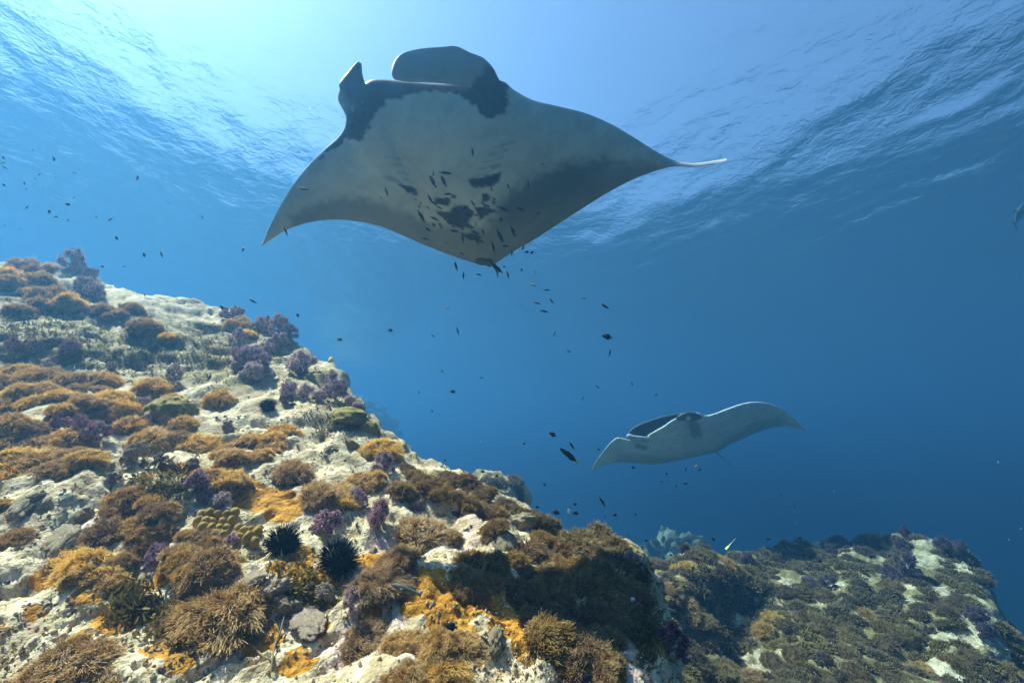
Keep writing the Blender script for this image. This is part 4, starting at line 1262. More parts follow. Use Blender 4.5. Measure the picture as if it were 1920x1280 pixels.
def urchin(x, y, r, label, seed):
    rng = np.random.default_rng(seed)
    loc, nor, dist, w = hit(x, y + r * 0.55)
    R = r * view_depth(loc) / 800
    D, f = uv_ball(22, 12)
    me = np_mesh('urchin_shell', (D * np.array([1, 1, 0.75])).reshape(-1, 3) * 0.62, f, M_URCH)
    o = bpy.data.objects.new('sea_urchin', me); link(o)
    n = 560
    i = np.arange(n) + 0.5
    ph = np.arccos(1 - 1.55 * i / n); th = np.pi * (1 + 5 ** 0.5) * i
    D = unit(np.stack([np.cos(th) * np.sin(ph), np.sin(th) * np.sin(ph), np.cos(ph)], -1) + rng.normal(size=(n, 3)) * 0.08)
    L = 0.9 * (0.72 + 0.45 * rng.random(n))
    a = unit(np.cross(D, np.array([0.3, 0.2, 0.93]))); b = np.cross(D, a)
    an = np.array([0, 2.094, 4.189])
    ring = a[:, None] * np.cos(an)[None, :, None] + b[:, None] * np.sin(an)[None, :, None]
    base = D * 0.55 * np.array([1, 1, 0.75])
    tipc = D * L[:, None]
    V = np.stack([np.concatenate([base[:, None] + ring * 0.026, tipc[:, None] + ring * 0.004], 1)], 1).reshape(-1, 3)
    F = np.array([(0, 1, 4, 3), (1, 2, 5, 4), (2, 0, 3, 5)])
    FF = (F[None] + (np.arange(n) * 6)[:, None, None]).reshape(-1, 4)
    ch = bpy.data.objects.new('spines', np_mesh('spines', V, FF, M_URCH, smooth=False)); link(ch, o); ch['kind'] = 'stuff'
    o.matrix_world = place_matrix(loc + nor * R * 0.38, nor, 0.3 * seed, R * 1.05, R * 1.05, R * 1.05, 0.2)
    tag(o, label, 'sea urchin')
urchin(529, 1010, 37, 'smaller black spiny urchin beside the knobbly yellow coral', 1)
urchin(624, 1038, 43, 'large black spiny urchin in front of the bushy purple soft coral', 2)
urchin(501, 757, 16, 'small dark urchin on pale rock far up the slope', 3)

# knobbly yellow coral: a bouquet of thick rounded fingers
M_KNOB = simple_mat('knobbly_coral', (0.22, 0.12, 0.015), (0.50, 0.33, 0.08), 7, 0.75, 0.2, 0.4)
def knob_mesh(seed):
    rng = np.random.default_rng(seed)
    D, f = uv_ball(14, 9)
    P = D * np.array([0.5, 0.5, 0.62]) * (1 + 0.13 * fbm(D * 2 + seed, 2))[..., None]
    P[..., 2] = np.where(P[..., 2] < 0, P[..., 2] * 2.2, P[..., 2])
    return np_mesh('knob', P.reshape(-1, 3), f, M_KNOB)
KN = [knob_mesh(s) for s in range(4)]
def knobbly(x, y, label, spots, r, mat=None):
    hh = hit(x, y); loc, nor, dist, w = hh
    root = bpy.data.objects.new('knobbly_coral', None); link(root); root.location = loc
    for (a, b, rr) in spots:
        h2 = hit(a, b + 6)
        if h2 is None: continue
        s = rr * view_depth(h2[0]) / 800 * 2.0
        k = bpy.data.objects.new('knob', random.choice(KN)); link(k, root)
        mt = place_matrix(h2[0] + h2[1] * s * 0.28, h2[1], random.uniform(0, 6), s * random.uniform(0.9, 1.2), s * random.uniform(0.8, 1.0), s, 0.5)
        k.matrix_basis = Matrix.Translation(-Vector(loc)) @ mt
    tag(root, label, 'coral')
knobbly(410, 975, 'knobbly yellow coral of thick rounded fingers beside the black urchin',
 [(382,962,8),(395,960,9),(410,961,8),(425,962,8),(437,960,9),(371,975,9),(386,976,9),(402,975,9),(417,976,8),(432,974,9),(376,988,9),(393,989,9),(408,990,9),(424,989,8),
  (446,990,9),(457,995,10),(470,990,8),(480,998,11),(466,1008,11),(452,1005,9),(440,1003,8),(488,988,8),(475,1015,9),(400,1000,8),(418,1002,8)], 9)
M_LUMP = simple_mat('olive_lump_coral', (0.13, 0.09, 0.015), (0.36, 0.27, 0.07), 6, 0.8, 0.2, 0.6)
def lump(x, y, rx, ry, label, mat, seed, name='lump_coral'):
    hh = hit(x, y + ry * 0.5); loc, nor, dist, w = hh
    s = view_depth(loc) / 800
    D, f = uv_ball(48, 26)
    P = D * (1 + 0.18 * fbm(D * 2.2 + seed, 3) + 0.06 * ridged(D * 5 + seed, 2))[..., None]
    me = np_mesh(name, P.reshape(-1, 3), f, mat)
    o = bpy.data.objects.new(name, me); link(o)
    o.matrix_world = place_matrix(loc, nor, 0.2 * seed, rx * s, rx * s * 0.9, ry * s * 1.2, 0.6)
    tag(o, label, 'coral')
lump(321, 763, 38, 22, 'olive lump coral with a bumpy top in the middle of the slope', M_LUMP, 2)
lump(505, 640, 12, 10, 'small round grey-green brain coral below the skyline soft corals', simple_mat('brain_coral', (0.25, 0.25, 0.18), (0.45, 0.45, 0.34), 9, 0.8, 0.2, 0.6), 5, 'brain_coral')
lump(655, 775, 34, 14, 'flat olive coral shelf on the ridge edge', M_LUMP, 8, 'shelf_coral')
lump(690, 800, 20, 14, 'second olive coral shelf at the very ridge edge', M_LUMP, 9, 'shelf_coral')

# loose stones
def stone_mesh(seed, flat=0.6):
    D, f = uv_ball(40, 24)
    cr = np.round(D * 1.6 + 0.25 * fbm(D * 1.5 + seed, 2)[..., None], 0)
    P = D * (0.9 + 0.28 * fbm(D * 1.3 + seed * 3.1, 3) + 0.16 * ridged(D * 2.4 + seed, 4))[..., None] * np.array([1.15, 0.85, flat])
    return P.reshape(-1, 3), f
def stone_me(seed, flat, tint):
    v, f = stone_mesh(seed, flat)
    me = np_mesh('stone', v, f, M_ROCK)
    color_attr(me, 'growth', np.broadcast_to(np.array(tint, float), v.shape))
    return me
TINT = {'pale': (0, 0, 0.15), 'pink': (0.1, 0, 0.6), 'grey': (0, 0.5, 0.3)}
STN = {k: [stone_me(s_ + 7 * i, (0.5, 0.75, 0.62)[s_], TINT[k]) for s_ in range(3)] for i, k in enumerate(TINT)}
def stone(x, y, r, kind, label, group=None, tall=1.0):
    hh = hit(x, y + r * 0.4)
    if hh is None: return
    s = r * view_depth(hh[0]) / 800
    o = bpy.data.objects.new('stone', random.choice(STN[kind])); link(o)
    o.matrix_world = place_matrix(hh[0] + hh[1] * s * 0.12, hh[1], random.uniform(0, 6), s, s * random.uniform(0.75, 1), s * tall, 0.15)
    tag(o, label, 'stone', group)
for a in [(575, 1152, 38, 'pink', 'large flat pinkish grey stone below the urchins', None, 0.38),
          (520, 1098, 20, 'pink', 'pink crusted stone beside the largest anemone', None, 1.0),
          (470, 1080, 24, 'pink', 'long pink ledge stone between anemone and urchin', None, 0.6),
          (540, 1130, 22, 'grey', 'grey craggy stone above the large flat stone', None, 1.1),
          (118, 1005, 32, 'pale', 'big pale rounded stone amid white rock at left', None, 0.6),
          (40, 945, 24, 'pale', 'pale knobbled stone next to the left edge', None, 0.7),
          (60, 930, 16, 'pale', 'smaller pale stone above the knobbled one', None, 0.8),
          (945, 1010, 26, 'grey', 'grey flat stone on bare rock under the dark mounds', None, 0.6),
          (985, 972, 22, 'pale', 'pale stone between dark ridge anemones', None, 1.0),
          (930, 1195, 20, 'grey', 'olive grey stone by the orange film near the bottom', None, 0.9),
          (660, 830, 15, 'grey', 'brown-grey pebble on the pale shelf near the ridge', None, 0.9),
          (322, 1200, 9, 'pink', 'little pink pebble on sand below the overhang', None, 1.0),
          (620, 838, 11, 'grey', 'dark pebble on the pale shelf', None, 0.9),
          (700, 1030, 9, 'pink', 'tiny red and white pebble right of the large urchin', None, 1.0),
          (160, 960, 12, 'grey', 'small grey pebble on white rock', None, 1.0)]:
    stone(*a)

# shells and barnacles: open cups, counted one by one
def cup_mesh(seed, mat):
    k, n = 7, 12
    pr = [(0.55, -0.25), (0.95, 0.0), (0.85, 0.35), (0.62, 0.60), (0.50, 0.60), (0.42, 0.30), (0.05, 0.12)]
    th = np.linspace(0, 2 * np.pi, n, endpoint=False)
    V = np.array([[(r * math.cos(t) * (1 + 0.08 * math.sin(3 * t + seed)), r * math.sin(t) * (1 + 0.08 * math.cos(2 * t + seed)), z + 0.06 * math.sin(2 * t + seed)) for t in th] for r, z in pr])
    return np_mesh('barnacle', V.reshape(-1, 3), grid_faces(k, n, wrap=True), mat)
M_CUP = [simple_mat('white_barnacle', (0.40, 0.36, 0.30), (0.78, 0.74, 0.66), 3, 0.8, 0.2, 0.5), simple_mat('rusty_barnacle', (0.30, 0.12, 0.05), (0.62, 0.40, 0.24), 3, 0.8, 0.2, 0.5), simple_mat('dark_barnacle', (0.06, 0.05, 0.045), (0.24, 0.20, 0.17), 3, 0.8, 0.2, 0.5)]
CUPS = [cup_mesh(i, M_CUP[i % 3]) for i in range(6)]
def scatter_xy():
    z = random.random()
    if z < 0.45: return random.gauss(560, 90), random.gauss(1080, 60)
    if z < 0.65: return random.uniform(10, 420), random.uniform(1080, 1280)
    if z < 0.95: return random.uniform(430, 760), random.uniform(760, 900)
    return random.uniform(850, 1010), random.uniform(950, 1210)
cnt = 0
for _ in range(150):
    x, y = scatter_xy()
    hh = hit(x, y, ('main',))
    if hh is None or not (0 < x < 1250 and 700 < y < 1280): continue
    dark = random.random()
    ci = 0 if dark < 0.5 else (1 if dark < 0.75 else 2)
    o = bpy.data.objects.new('barnacle', CUPS[ci + 3 * random.randint(0, 1)]); link(o)
    s = random.uniform(0.006, 0.013)
    o.matrix_world = place_matrix(hh[0], hh[1], random.uniform(0, 6), s * 1.1, s, s * random.uniform(0.45, 0.8), 0.0)
    adj = ('whitish', 'rusty', 'dark')[ci]
    if y < 900: lab, g = f'{adj} barnacle on the pale shelf below the ridge', f'{adj} barnacles on the pale shelf'
    elif x > 820: lab, g = f'{adj} barnacle on bare rock beside the dense brown bank', f'{adj} barnacles by the dense bank'
    elif x < 400: lab, g = f'{adj} barnacle on the white rock at lower left', f'{adj} barnacles at lower left'
    else: lab, g = f'{adj} barnacle on the rubbly rock around the urchins', f'{adj} barnacles around the urchins'
    tag(o, lab, 'barnacle', g)
    cnt += 1

# rubble crumbs and short turf: nobody could count them
def rubble():
    rng = np.random.default_rng(5)
    D, f = uv_ball(6, 4)
    V, F, off = [], [], 0
    base = D.reshape(-1, 3)
    n = 0; tri = 0
    while n < 2600 and tri < 9000:
        tri += 1
        x, y = rng.uniform(0, 1240), 1280 - 620 * rng.random() ** 1.3
        hh = hit(x, y, ('main',))
        if hh is None: continue
        if fbm(np.array(hh[0]) * 2.0, 2) < 0.0 and rng.random() < 0.75: continue
        s = 0.003 + 0.009 * rng.random() ** 2
        q = base * s * (0.6 + 0.8 * rng.random(3)) * (1 + 0.35 * rng.normal(size=(len(base), 1)).clip(-1, 1))
        V.append(q + np.array(hh[0]) + np.array(hh[1]) * s * 0.3); F.append(f + off); off += len(base); n += 1
    m = NT('rubble_crumbs')
    m.bsdf(m.ramp(m.noise(40, 2, 0.5, m.coord('Object')), [(0.35, (0.12, 0.08, 0.04)), (0.48, (0.40, 0.30, 0.18)), (0.56, (0.60, 0.50, 0.34)), (0.66, (0.40, 0.19, 0.09))]), 0.85)
    o = bpy.data.objects.new('rubble', np_mesh('rubble', np.concatenate(V), np.concatenate(F), m.m)); link(o)
    tag(o, 'loose crumbs of shell and coral rubble on the slope', 'rubble', kind='stuff')
rubble()

def turf():
    """short fuzzy algae between the anemones: single curved blades"""
    rng = np.random.default_rng(8)
    V, F, off, n, tri = [], [], 0, 0, 0
    zones = [(330, 655, 110, 45), (420, 660, 60, 40), (250, 665, 70, 40), (520, 650, 80, 50), (150, 640, 110, 40), (80, 600, 80, 40), (640, 790, 60, 30), (300, 900, 60, 40), (560, 1110, 60, 40), (1180, 1100, 40, 60), (1220, 1200, 30, 50), (330, 1170, 60, 40), (250, 1130, 40, 30)]
    while n < 2600 and tri < 9000:
        tri += 1
        zx, zy, sx, sy = zones[rng.integers(len(zones))]
        hh = hit(zx + sx * rng.normal() * 0.6, zy + sy * rng.normal() * 0.6, ('main',))
        if hh is None: continue
        p = np.array(hh[0]); nn = np.array(hh[1])
        for _ in range(4):
            d = unit(nn + rng.normal(size=3) * 0.7); L = 0.02 + 0.03 * rng.random()
            a = unit(np.cross(d, rng.normal(size=3))) * L * 0.16
            b0 = p + rng.normal(size=3) * 0.012
            V.append(np.array([b0 - a, b0 + a, b0 + d * L * 0.6 + a * 0.8, b0 + d * L * 0.6 - a * 0.8, b0 + d * L + nn * 0.004])); 
            F += [(off, off + 1, off + 2), (off, off + 2, off + 3), (off + 3, off + 2, off + 4)]; off += 5
        n += 1
    m = NT('turf_algae')
    m.bsdf(m.ramp(m.noise(3, 3, 0.6, m.coord('Object')), [(0.35, (0.10, 0.07, 0.02)), (0.55, (0.26, 0.19, 0.05)), (0.7, (0.16, 0.08, 0.06))]), 0.8, trans=0.3)
    o = bpy.data.objects.new('turf', np_mesh('turf', np.concatenate(V), np.array(F), m.m, smooth=False)); link(o)
    tag(o, 'short olive turf algae growing in the rock hollows', 'algae', kind='stuff')
turf()

# bare branching twig of a hydroid near the bottom edge
def twig():
    runs = [[(508,1262),(510,1240),(517,1215),(524,1190),(530,1165),(534,1150)], [(517,1215),(530,1195),(545,1188)], [(510,1240),(490,1228),(470,1215),(455,1212)], [(524,1190),(515,1180)]]
    V, F, off = [], [], 0
    c0 = hit(510, 1245)[0]
    for r in runs:
        pts = []
        for i, (x, y) in enumerate(r):
            h = hit(x, y, ('main',)); pts.append(np.array(h[0]) + np.array(h[1]) * (0.012 + 0.006 * i))
        pts = catmull(np.array(pts), np.linspace(0, len(pts) - 1, 4 * len(pts)))
        v, f = tube(pts - np.array(c0), np.linspace(0.0055, 0.0025, len(pts)), 6); V.append(v); F.append(f + off); off += len(v)
    o = bpy.data.objects.new('twig', np_mesh('twig', np.concatenate(V), np.concatenate(F), simple_mat('twig_bark', (0.10, 0.06, 0.03), (0.32, 0.22, 0.12), 20, 0.8))); link(o)
    o.location = c0
    tag(o, 'thin branching brown twig lying on white rock at the bottom', 'hydroid')
twig()

# drifting specks in the water
def specks():
    rng = np.random.default_rng(21)
    octv = np.array([(0, 0, 1), (1, 0, 0), (0, 1, 0), (-1, 0, 0), (0, -1, 0), (0, 0, -1)], float)
    octf = np.array([(0, 1, 2), (0, 2, 3), (0, 3, 4), (0, 4, 1), (5, 2, 1), (5, 3, 2), (5, 4, 3), (5, 1, 4)])
    n = 300
    px, py = rng.uniform(-100, 2020, n), rng.uniform(-50, 1200, n)
    d = 1.0 + 3.4 * rng.random(n)
    V = []
    for a, b, c in zip(px, py, d):
        s = 0.0008 + 0.0012 * rng.random() ** 2
        V.append(at(a, b, c) + octv * s * (0.6 + 0.8 * rng.random(3)))
    F = (octf[None] + (np.arange(n) * 6)[:, None, None]).reshape(-1, 3)
    m = NT('drifting_specks'); m.bsdf((0.85, 0.85, 0.8), 0.8, trans=0.5)
    o = bpy.data.objects.new('plankton', np_mesh('plankton', np.concatenate(V), F, m.m)); link(o)
    tag(o, 'pale specks of plankton drifting through the water', 'plankton', kind='stuff')
specks()

# ------------------------------------------------------------------ fish
def fish_body(prof, width=0.5, n=14):
    """prof rows: (x along body, half height up, half height down) from nose to tail root"""
    prof = np.array(prof, float)
    t = np.linspace(0, len(prof) - 1, 18)
    P = catmull(prof, t)
    th = np.linspace(0, 2 * np.pi, n, endpoint=False)
    V = []
    for x, hu, hd in P:
        hu, hd = max(hu, 0.002), max(hd, 0.002)
        z = np.where(np.sin(th) > 0, hu, hd) * np.sin(th)
        V.append(np.stack([np.full(n, x), 0.5 * (hu + hd) * width * np.cos(th) * (1 - 0.25 * np.abs(np.sin(th))), z], -1))
    return np.array(V).reshape(-1, 3), grid_faces(len(P), n, wrap=True)
def blade(outline, thick=0.008):
    """flat fin with thickness from an x-z outline"""
    o2 = np.array(outline, float); n = len(o2)
    c = o2.mean(0)
    V = [(x, thick, z) for x, z in o2] + [(x, -thick, z) for x, z in o2] + [(c[0], thick * 1.6, c[1]), (c[0], -thick * 1.6, c[1])]
    F = []
    for i in range(n):
        j = (i + 1) % n
        F += [(i, j, 2 * n), (n + j, n + i, 2 * n + 1), (i, n + i, j), (j, n + i, n + j)]
    return np.array(V), np.array(F)
SLIM = [(0.5, 0.0, 0.0), (0.46, 0.03, 0.03), (0.36, 0.07, 0.07), (0.18, 0.10, 0.10), (0.0, 0.105, 0.105), (-0.18, 0.085, 0.085), (-0.32, 0.055, 0.055), (-0.40, 0.04, 0.04)]
OVAL = [(0.5, 0.0, 0.0), (0.46, 0.05, 0.05), (0.36, 0.14, 0.13), (0.2, 0.22, 0.20), (0.02, 0.25, 0.23), (-0.15, 0.20, 0.19), (-0.28, 0.10, 0.10), (-0.34, 0.06, 0.06)]
DISC = [(0.5, 0.0, 0.0), (0.44, 0.04, 0.05), (0.34, 0.16, 0.14), (0.18, 0.30, 0.27), (0.0, 0.35, 0.33), (-0.16, 0.29, 0.28), (-0.29, 0.13, 0.13), (-0.35, 0.06, 0.06)]
JACK = [(0.5, 0.0, 0.0), (0.45, 0.05, 0.05), (0.34, 0.10, 0.10), (0.16, 0.14, 0.14), (0.0, 0.14, 0.14), (-0.18, 0.10, 0.10), (-0.32, 0.04, 0.04), (-0.40, 0.018, 0.018)]
FINS = {
 'slim': [('tail_fin', [(-0.38, 0.035), (-0.50, 0.085), (-0.49, 0.0), (-0.50, -0.085), (-0.38, -0.035)]), ('dorsal_fin', [(0.22, 0.09), (0.10, 0.135), (-0.20, 0.12), (-0.32, 0.05), (-0.1, 0.08)]), ('anal_fin', [(0.0, -0.09), (-0.12, -0.13), (-0.30, -0.09), (-0.32, -0.045), (-0.1, -0.08)])],
 'oval': [('tail_fin', [(-0.31, 0.055), (-0.50, 0.17), (-0.43, 0.0), (-0.50, -0.17), (-0.31, -0.055)]), ('dorsal_fin', [(0.22, 0.20), (0.08, 0.30), (-0.20, 0.27), (-0.30, 0.12), (-0.1, 0.18)]), ('anal_fin', [(0.02, -0.21), (-0.10, -0.30), (-0.24, -0.24), (-0.29, -0.10), (-0.1, -0.17)])],
 'disc': [('tail_fin', [(-0.32, 0.055), (-0.48, 0.12), (-0.46, 0.0), (-0.48, -0.12), (-0.32, -0.055)]), ('dorsal_fin', [(0.18, 0.28), (0.02, 0.42), (-0.24, 0.36), (-0.30, 0.13), (-0.1, 0.28)]), ('anal_fin', [(0.02, -0.31), (-0.10, -0.40), (-0.25, -0.33), (-0.30, -0.13), (-0.1, -0.26)])],
 'idol': [('tail_fin', [(-0.32, 0.055), (-0.48, 0.12), (-0.44, 0.0), (-0.48, -0.12), (-0.32, -0.055)]), ('dorsal_fin', [(0.12, 0.30), (-0.02, 0.62), (-0.30, 1.05), (-0.62, 1.30), (-0.36, 0.85), (-0.18, 0.45), (-0.28, 0.16)]), ('anal_fin', [(0.02, -0.31), (-0.12, -0.50), (-0.28, -0.40), (-0.30, -0.13)])],
 'jack': [('tail_fin', [(-0.39, 0.02), (-0.55, 0.20), (-0.45, 0.0), (-0.55, -0.20), (-0.39, -0.02)]), ('dorsal_fin', [(0.06, 0.13), (0.0, 0.20), (-0.12, 0.13), (-0.30, 0.05), (-0.1, 0.1)]), ('anal_fin', [(-0.02, -0.13), (-0.08, -0.20), (-0.18, -0.12), (-0.30, -0.05)])],
}
BODY = {'slim': (SLIM, 0.75), 'oval': (OVAL, 0.42), 'disc': (DISC, 0.30), 'idol': (DISC, 0.30), 'jack': (JACK, 0.6)}
def fish_mat(name, a, b=None, spec=0.12):
    return simple_mat(name, a, b or tuple(c * 1.5 + 0.004 for c in a), 5, 0.6, spec)
FM = {'dark': fish_mat('dark_scales', (0.008, 0.012, 0.020)), 'navy': fish_mat('navy_scales', (0.012, 0.022, 0.045)), 'olive': fish_mat('olive_scales', (0.025, 0.035, 0.022)),
      'red': fish_mat('reddish_scales', (0.06, 0.015, 0.02)), 'yellow': fish_mat('yellow_scales', (0.75, 0.45, 0.04), (0.9, 0.62, 0.10)), 'lemon': fish_mat('lemon_scales', (0.70, 0.66, 0.05), (0.85, 0.80, 0.15)),
      'white': fish_mat('white_scales', (0.6, 0.62, 0.6), (0.8, 0.8, 0.78)), 'grey': fish_mat('grey_scales', (0.10, 0.09, 0.075), (0.18, 0.16, 0.13)), 'orange': fish_mat('orange_scales', (0.55, 0.22, 0.05)), 'steel': fish_mat('steel_scales', (0.02, 0.04, 0.06)), 'eye': fish_mat('fish_eye', (0.02, 0.02, 0.02), (0.03, 0.03, 0.03), 0.8)}
_mesh_cache = {}
def bend_mesh(V, b):
    V = V.copy(); V[:, 1] += b * (V[:, 0] - 0.1) ** 2 * np.where(V[:, 0] < 0.1, 1, 0.25); return V
def fish_meshes(form, bend, whole, mats):
    key = (form, bend, whole, mats)
    if key in _mesh_cache: return _mesh_cache[key]
    bv, bf = fish_body(*BODY[form])
    parts = []
    tri = np.concatenate([bf[:, [0, 1, 2]], bf[:, [0, 2, 3]]])
    if whole:
        V, F, off = [bv], [tri], len(bv)
        for nme, ol in FINS[form]:
            v, f = blade(ol); V.append(v); F.append(f + off); off += len(v)
        parts.append(('body', np_mesh('fish', bend_mesh(np.concatenate(V), bend), np.concatenate(F), FM[mats[0]])))
    else:
        parts.append(('body', np_mesh('fish_body', bend_mesh(bv, bend), tri, FM[mats[0]])))
        for nme, ol in FINS[form]:
            v, f = blade(ol)
            parts.append((nme, np_mesh(nme, bend_mesh(v, bend), f, FM[mats[1] if nme == 'tail_fin' else (mats[2] if len(mats) > 2 else mats[0])])))
        D, f = uv_ball(8, 6)
        hh = 0.05 if form == 'slim' else 0.08
        for sgn in (-1, 1):
            parts.append(('eye', np_mesh('eye', D.reshape(-1, 3) * 0.02 + np.array([0.36, sgn * (0.055 if form == 'slim' else 0.05), hh * 0.5]), f, FM['eye'])))
        pv, pf = blade([(0.2, 0.0), (0.06, 0.03), (0.02, -0.05), (0.1, -0.07)], 0.004)
        for sgn in (-1, 1):
            w = pv.copy(); w[:, 1] += sgn * (0.085 if form == 'slim' else 0.095) + sgn * 0.25 * (0.2 - w[:, 0])
            parts.append(('pectoral_fin', np_mesh('pectoral_fin', w, pf, FM[mats[0]])))
    _mesh_cache[key] = parts
    return parts
CR = Vector((1, 0, 0)); CU = Vector((0, -math.sin(PITCH), math.cos(PITCH))); CF = Vector(ray(960, 640)).normalized()
def fish(px, py, length, ang, form, mats, depth, label, group=None, head=None, whole=True, yaw=None, cat='fish', name='fish'):
    """length in pixels, ang clockwise on the picture from nose-left"""
    L = length * depth / 800
    yaw = random.uniform(-0.7, 0.7) if yaw is None else yaw
    flip = (random.random() < 0.5) if head is None else (head == 'right')
    a = math.radians(ang)
    ax = CR * math.cos(a) - CU * math.sin(a)
    if not flip: ax = -ax
    x = (ax * math.cos(yaw) + CF * math.sin(yaw)).normalized()
    L = L / max(0.55, math.cos(yaw))
    up = Vector((0, 0, 1)) if abs(x.z) < 0.85 else CU
    z = (up - x * up.dot(x))
    if abs(ang) > 50: z = z * 0.5 + CR.cross(x) * 0  + (CR - x * CR.dot(x)) * 0.6
    z.normalize()
    y = z.cross(x)
    M = Matrix((x, y, z)).transposed().to_4x4()
    M = Matrix.Translation(Vector(at(px, py, depth))) @ M @ Matrix.Scale(L, 4)
    parts = fish_meshes(form, random.choice((-0.5, -0.2, 0.0, 0.25, 0.5)) if whole else random.choice((-0.2, 0.2)), whole, mats)
    if whole:
        o = bpy.data.objects.new(name, parts[0][1]); link(o)
    else:
        o = bpy.data.objects.new(name, None); link(o)
        for nme, me in parts:
            link(bpy.data.objects.new(nme, me), o)
    o.matrix_world = M
    tag(o, label, cat, group)
    return o

S2 = 2.743
leftc = [(170,773,26,10,'s'),(280,820,44,0,'s'),(17,812,14,80,'o'),(17,838,24,-20,'s'),(25,862,28,40,'s'),(203,897,26,0,'s'),(285,913,22,15,'s'),(180,920,20,-10,'s'),(382,889,20,20,'s'),(125,943,20,70,'o'),(135,973,16,0,'o'),(220,972,12,60,'s'),(20,952,14,70,'o'),(600,983,14,20,'s'),(690,994,14,0,'s'),(382,1015,16,-60,'o'),(840,1016,10,20,'s'),(866,1044,12,50,'s'),(432,1035,10,0,'s'),(138,1068,26,85,'o'),(270,1063,12,60,'s'),(253,1088,18,-60,'o'),(288,1115,16,15,'o'),(350,1132,20,10,'o'),(495,1118,18,-20,'o'),(598,1224,20,80,'o'),(1040,1118,14,80,'s'),(24,1160,10,70,'o'),(105,1180,8,60,'o')]
for x, y, l, a, k in leftc:
    fish(x / S2, y / S2, l / S2 * 1.05, a, 'slim' if k == 's' else 'oval', ('navy',) if k == 's' else ('dark',), random.uniform(3.6, 5.2),
         'tiny slim dark fish in the loose school over the upper reef' if k == 's' else 'tiny oval dark fish in the loose school over the upper reef', 'slim fish of the upper school' if k == 's' else 'oval fish of the upper school')
fish(258, 333, 18, 65, 'slim', ('navy', 'navy'), 3.6, 'dark slim fish diving apart from the loose school toward the big ray', whole=False)
fish(127, 383, 11, 20, 'oval', ('dark', 'dark'), 3.8, 'round dark fish, plumpest of the loose school', whole=False)
fish(207, 411, 10, -70, 'oval', ('dark', 'dark'), 3.9, 'dark fish standing on its nose at the lower end of the loose school', whole=False)
for x, y, l, a, k, lab in [(740,104,9,80,'o','dark oval fish upright above the upper ridge, left of a pair'),(830,101,11,80,'s','dark slim fish upright above the upper ridge, right of a pair'),(1250,75,10,85,'o','dark fish below the drooping wing tip of the big ray'),
   (527,163,10,30,'g','grey fish just above the highest soft corals'),(640,163,11,5,'s','slim dark fish level above the bare upper rock'),(1300,342,12,35,'s','slim fish at the ridge above the skyline soft corals'),(1140,375,10,70,'o','dark fish touching the skyline left of the soft corals'),
   (1530,412,11,30,'o','black oval fish right of the skyline soft corals'),(1748,538,11,20,'o','black forked fish beyond the ridge in open water'),(745,310,6,60,'o','tiny dark fish over the bare upper rock'),(472,637,11,-60,'o','black fish among turf below the rock step'),(1080,730,12,90,'o','black fish before the olive turf rock')]:
    hd = hit(x / S2, 440 + y / S2); dd = 4.2 if hd is None else max(1.5, view_depth(hd[0]) - 0.25)
    fish(x / S2, 440 + y / S2, l, a, 'slim' if k == 's' else 'oval', ('navy' if k == 's' else ('grey' if k == 'g' else 'dark'),), dd, lab)
fish(620, 675, 16, -40, 'disc', ('yellow', 'yellow', 'yellow'), 4.6, 'bright yellow butterflyfish beyond the ridge edge', whole=False, head='left', yaw=0.2, name='butterflyfish')
S1 = 5.12
clean = [(230,410,80,75),(180,462,36,50),(678,237,50,88),(668,300,130,62),(775,300,130,65),(795,226,120,8),(650,480,90,60),(690,520,60,40),(765,515,60,50),(628,560,50,50),(560,640,100,60),(690,665,90,20),(630,770,80,40),(600,858,70,10),(878,785,80,-12),(803,900,30,30),(838,705,60,70),(960,850,70,85),(1155,790,70,70),(1100,890,60,50),(1140,885,60,30),(1255,940,80,80),(1320,835,120,60),(1445,790,100,65),(1370,928,70,0),(1510,572,80,3),(1350,570,110,20),(1395,350,60,70),(1235,380,60,85),(1590,335,60,85),(1260,475,50,40),(1055,25,70,85),(1690,615,50,10),(950,1000,40,20),(1080,800,90,30),(1060,520,70,50),(1725,145,40,-30),(740,560,60,30),(820,430,90,5),(1180,540,90,15),(1120,580,70,-20),(905,600,80,50),(990,560,70,-40),(1020,640,60,10),(870,740,50,35)]
for i, (x, y, l, a) in enumerate(clean):
    fish(680 + x / S1, 280 + y / S1, l / S1 * 1.05, a, 'slim', ('navy',), random.uniform(3.35, 3.62) if y < 700 else random.uniform(3.7, 4.0), 'small dark cleaner fish against the belly of the big manta ray', 'cleaner fish under the big ray')
under = [(895,1120,80,78),(967,1210,70,88),(1118,1203,55,20),(1395,1207,65,75),(1527,1158,30,80),(1660,1180,22,-70),(1575,985,44,-8),(1540,945,65,-65),(1625,990,40,-20),(1433,995,60,-82),(1360,1125,30,-15)]
for x, y, l, a in under:
    fish(680 + x / S1, 280 + y / S1, l / S1 * 1.05, a, 'slim' if l > 50 else 'oval', ('navy',), random.uniform(3.8, 4.5), 'small dark fish in the water right behind the tail of the big ray', 'fish behind the tail')
fish(680 + 1290 / S1, 280 + 1140 / S1, 28, 42, 'slim', ('navy', 'lemon'), 3.9, 'dark wrasse with a yellow tail at the tail of the big ray', whole=False, head='left', yaw=0.2, name='wrasse')
fish(569, 354, 21, 8, 'slim', ('navy', 'lemon'), 3.3, 'dark slim fish with yellow ends before the drooping wing of the big ray', whole=False, yaw=0.1)
fish(536, 434, 16, 70, 'slim', ('navy', 'navy'), 3.3, 'dark slim fish at the edge of the drooping wing tip', whole=False, yaw=0.1)
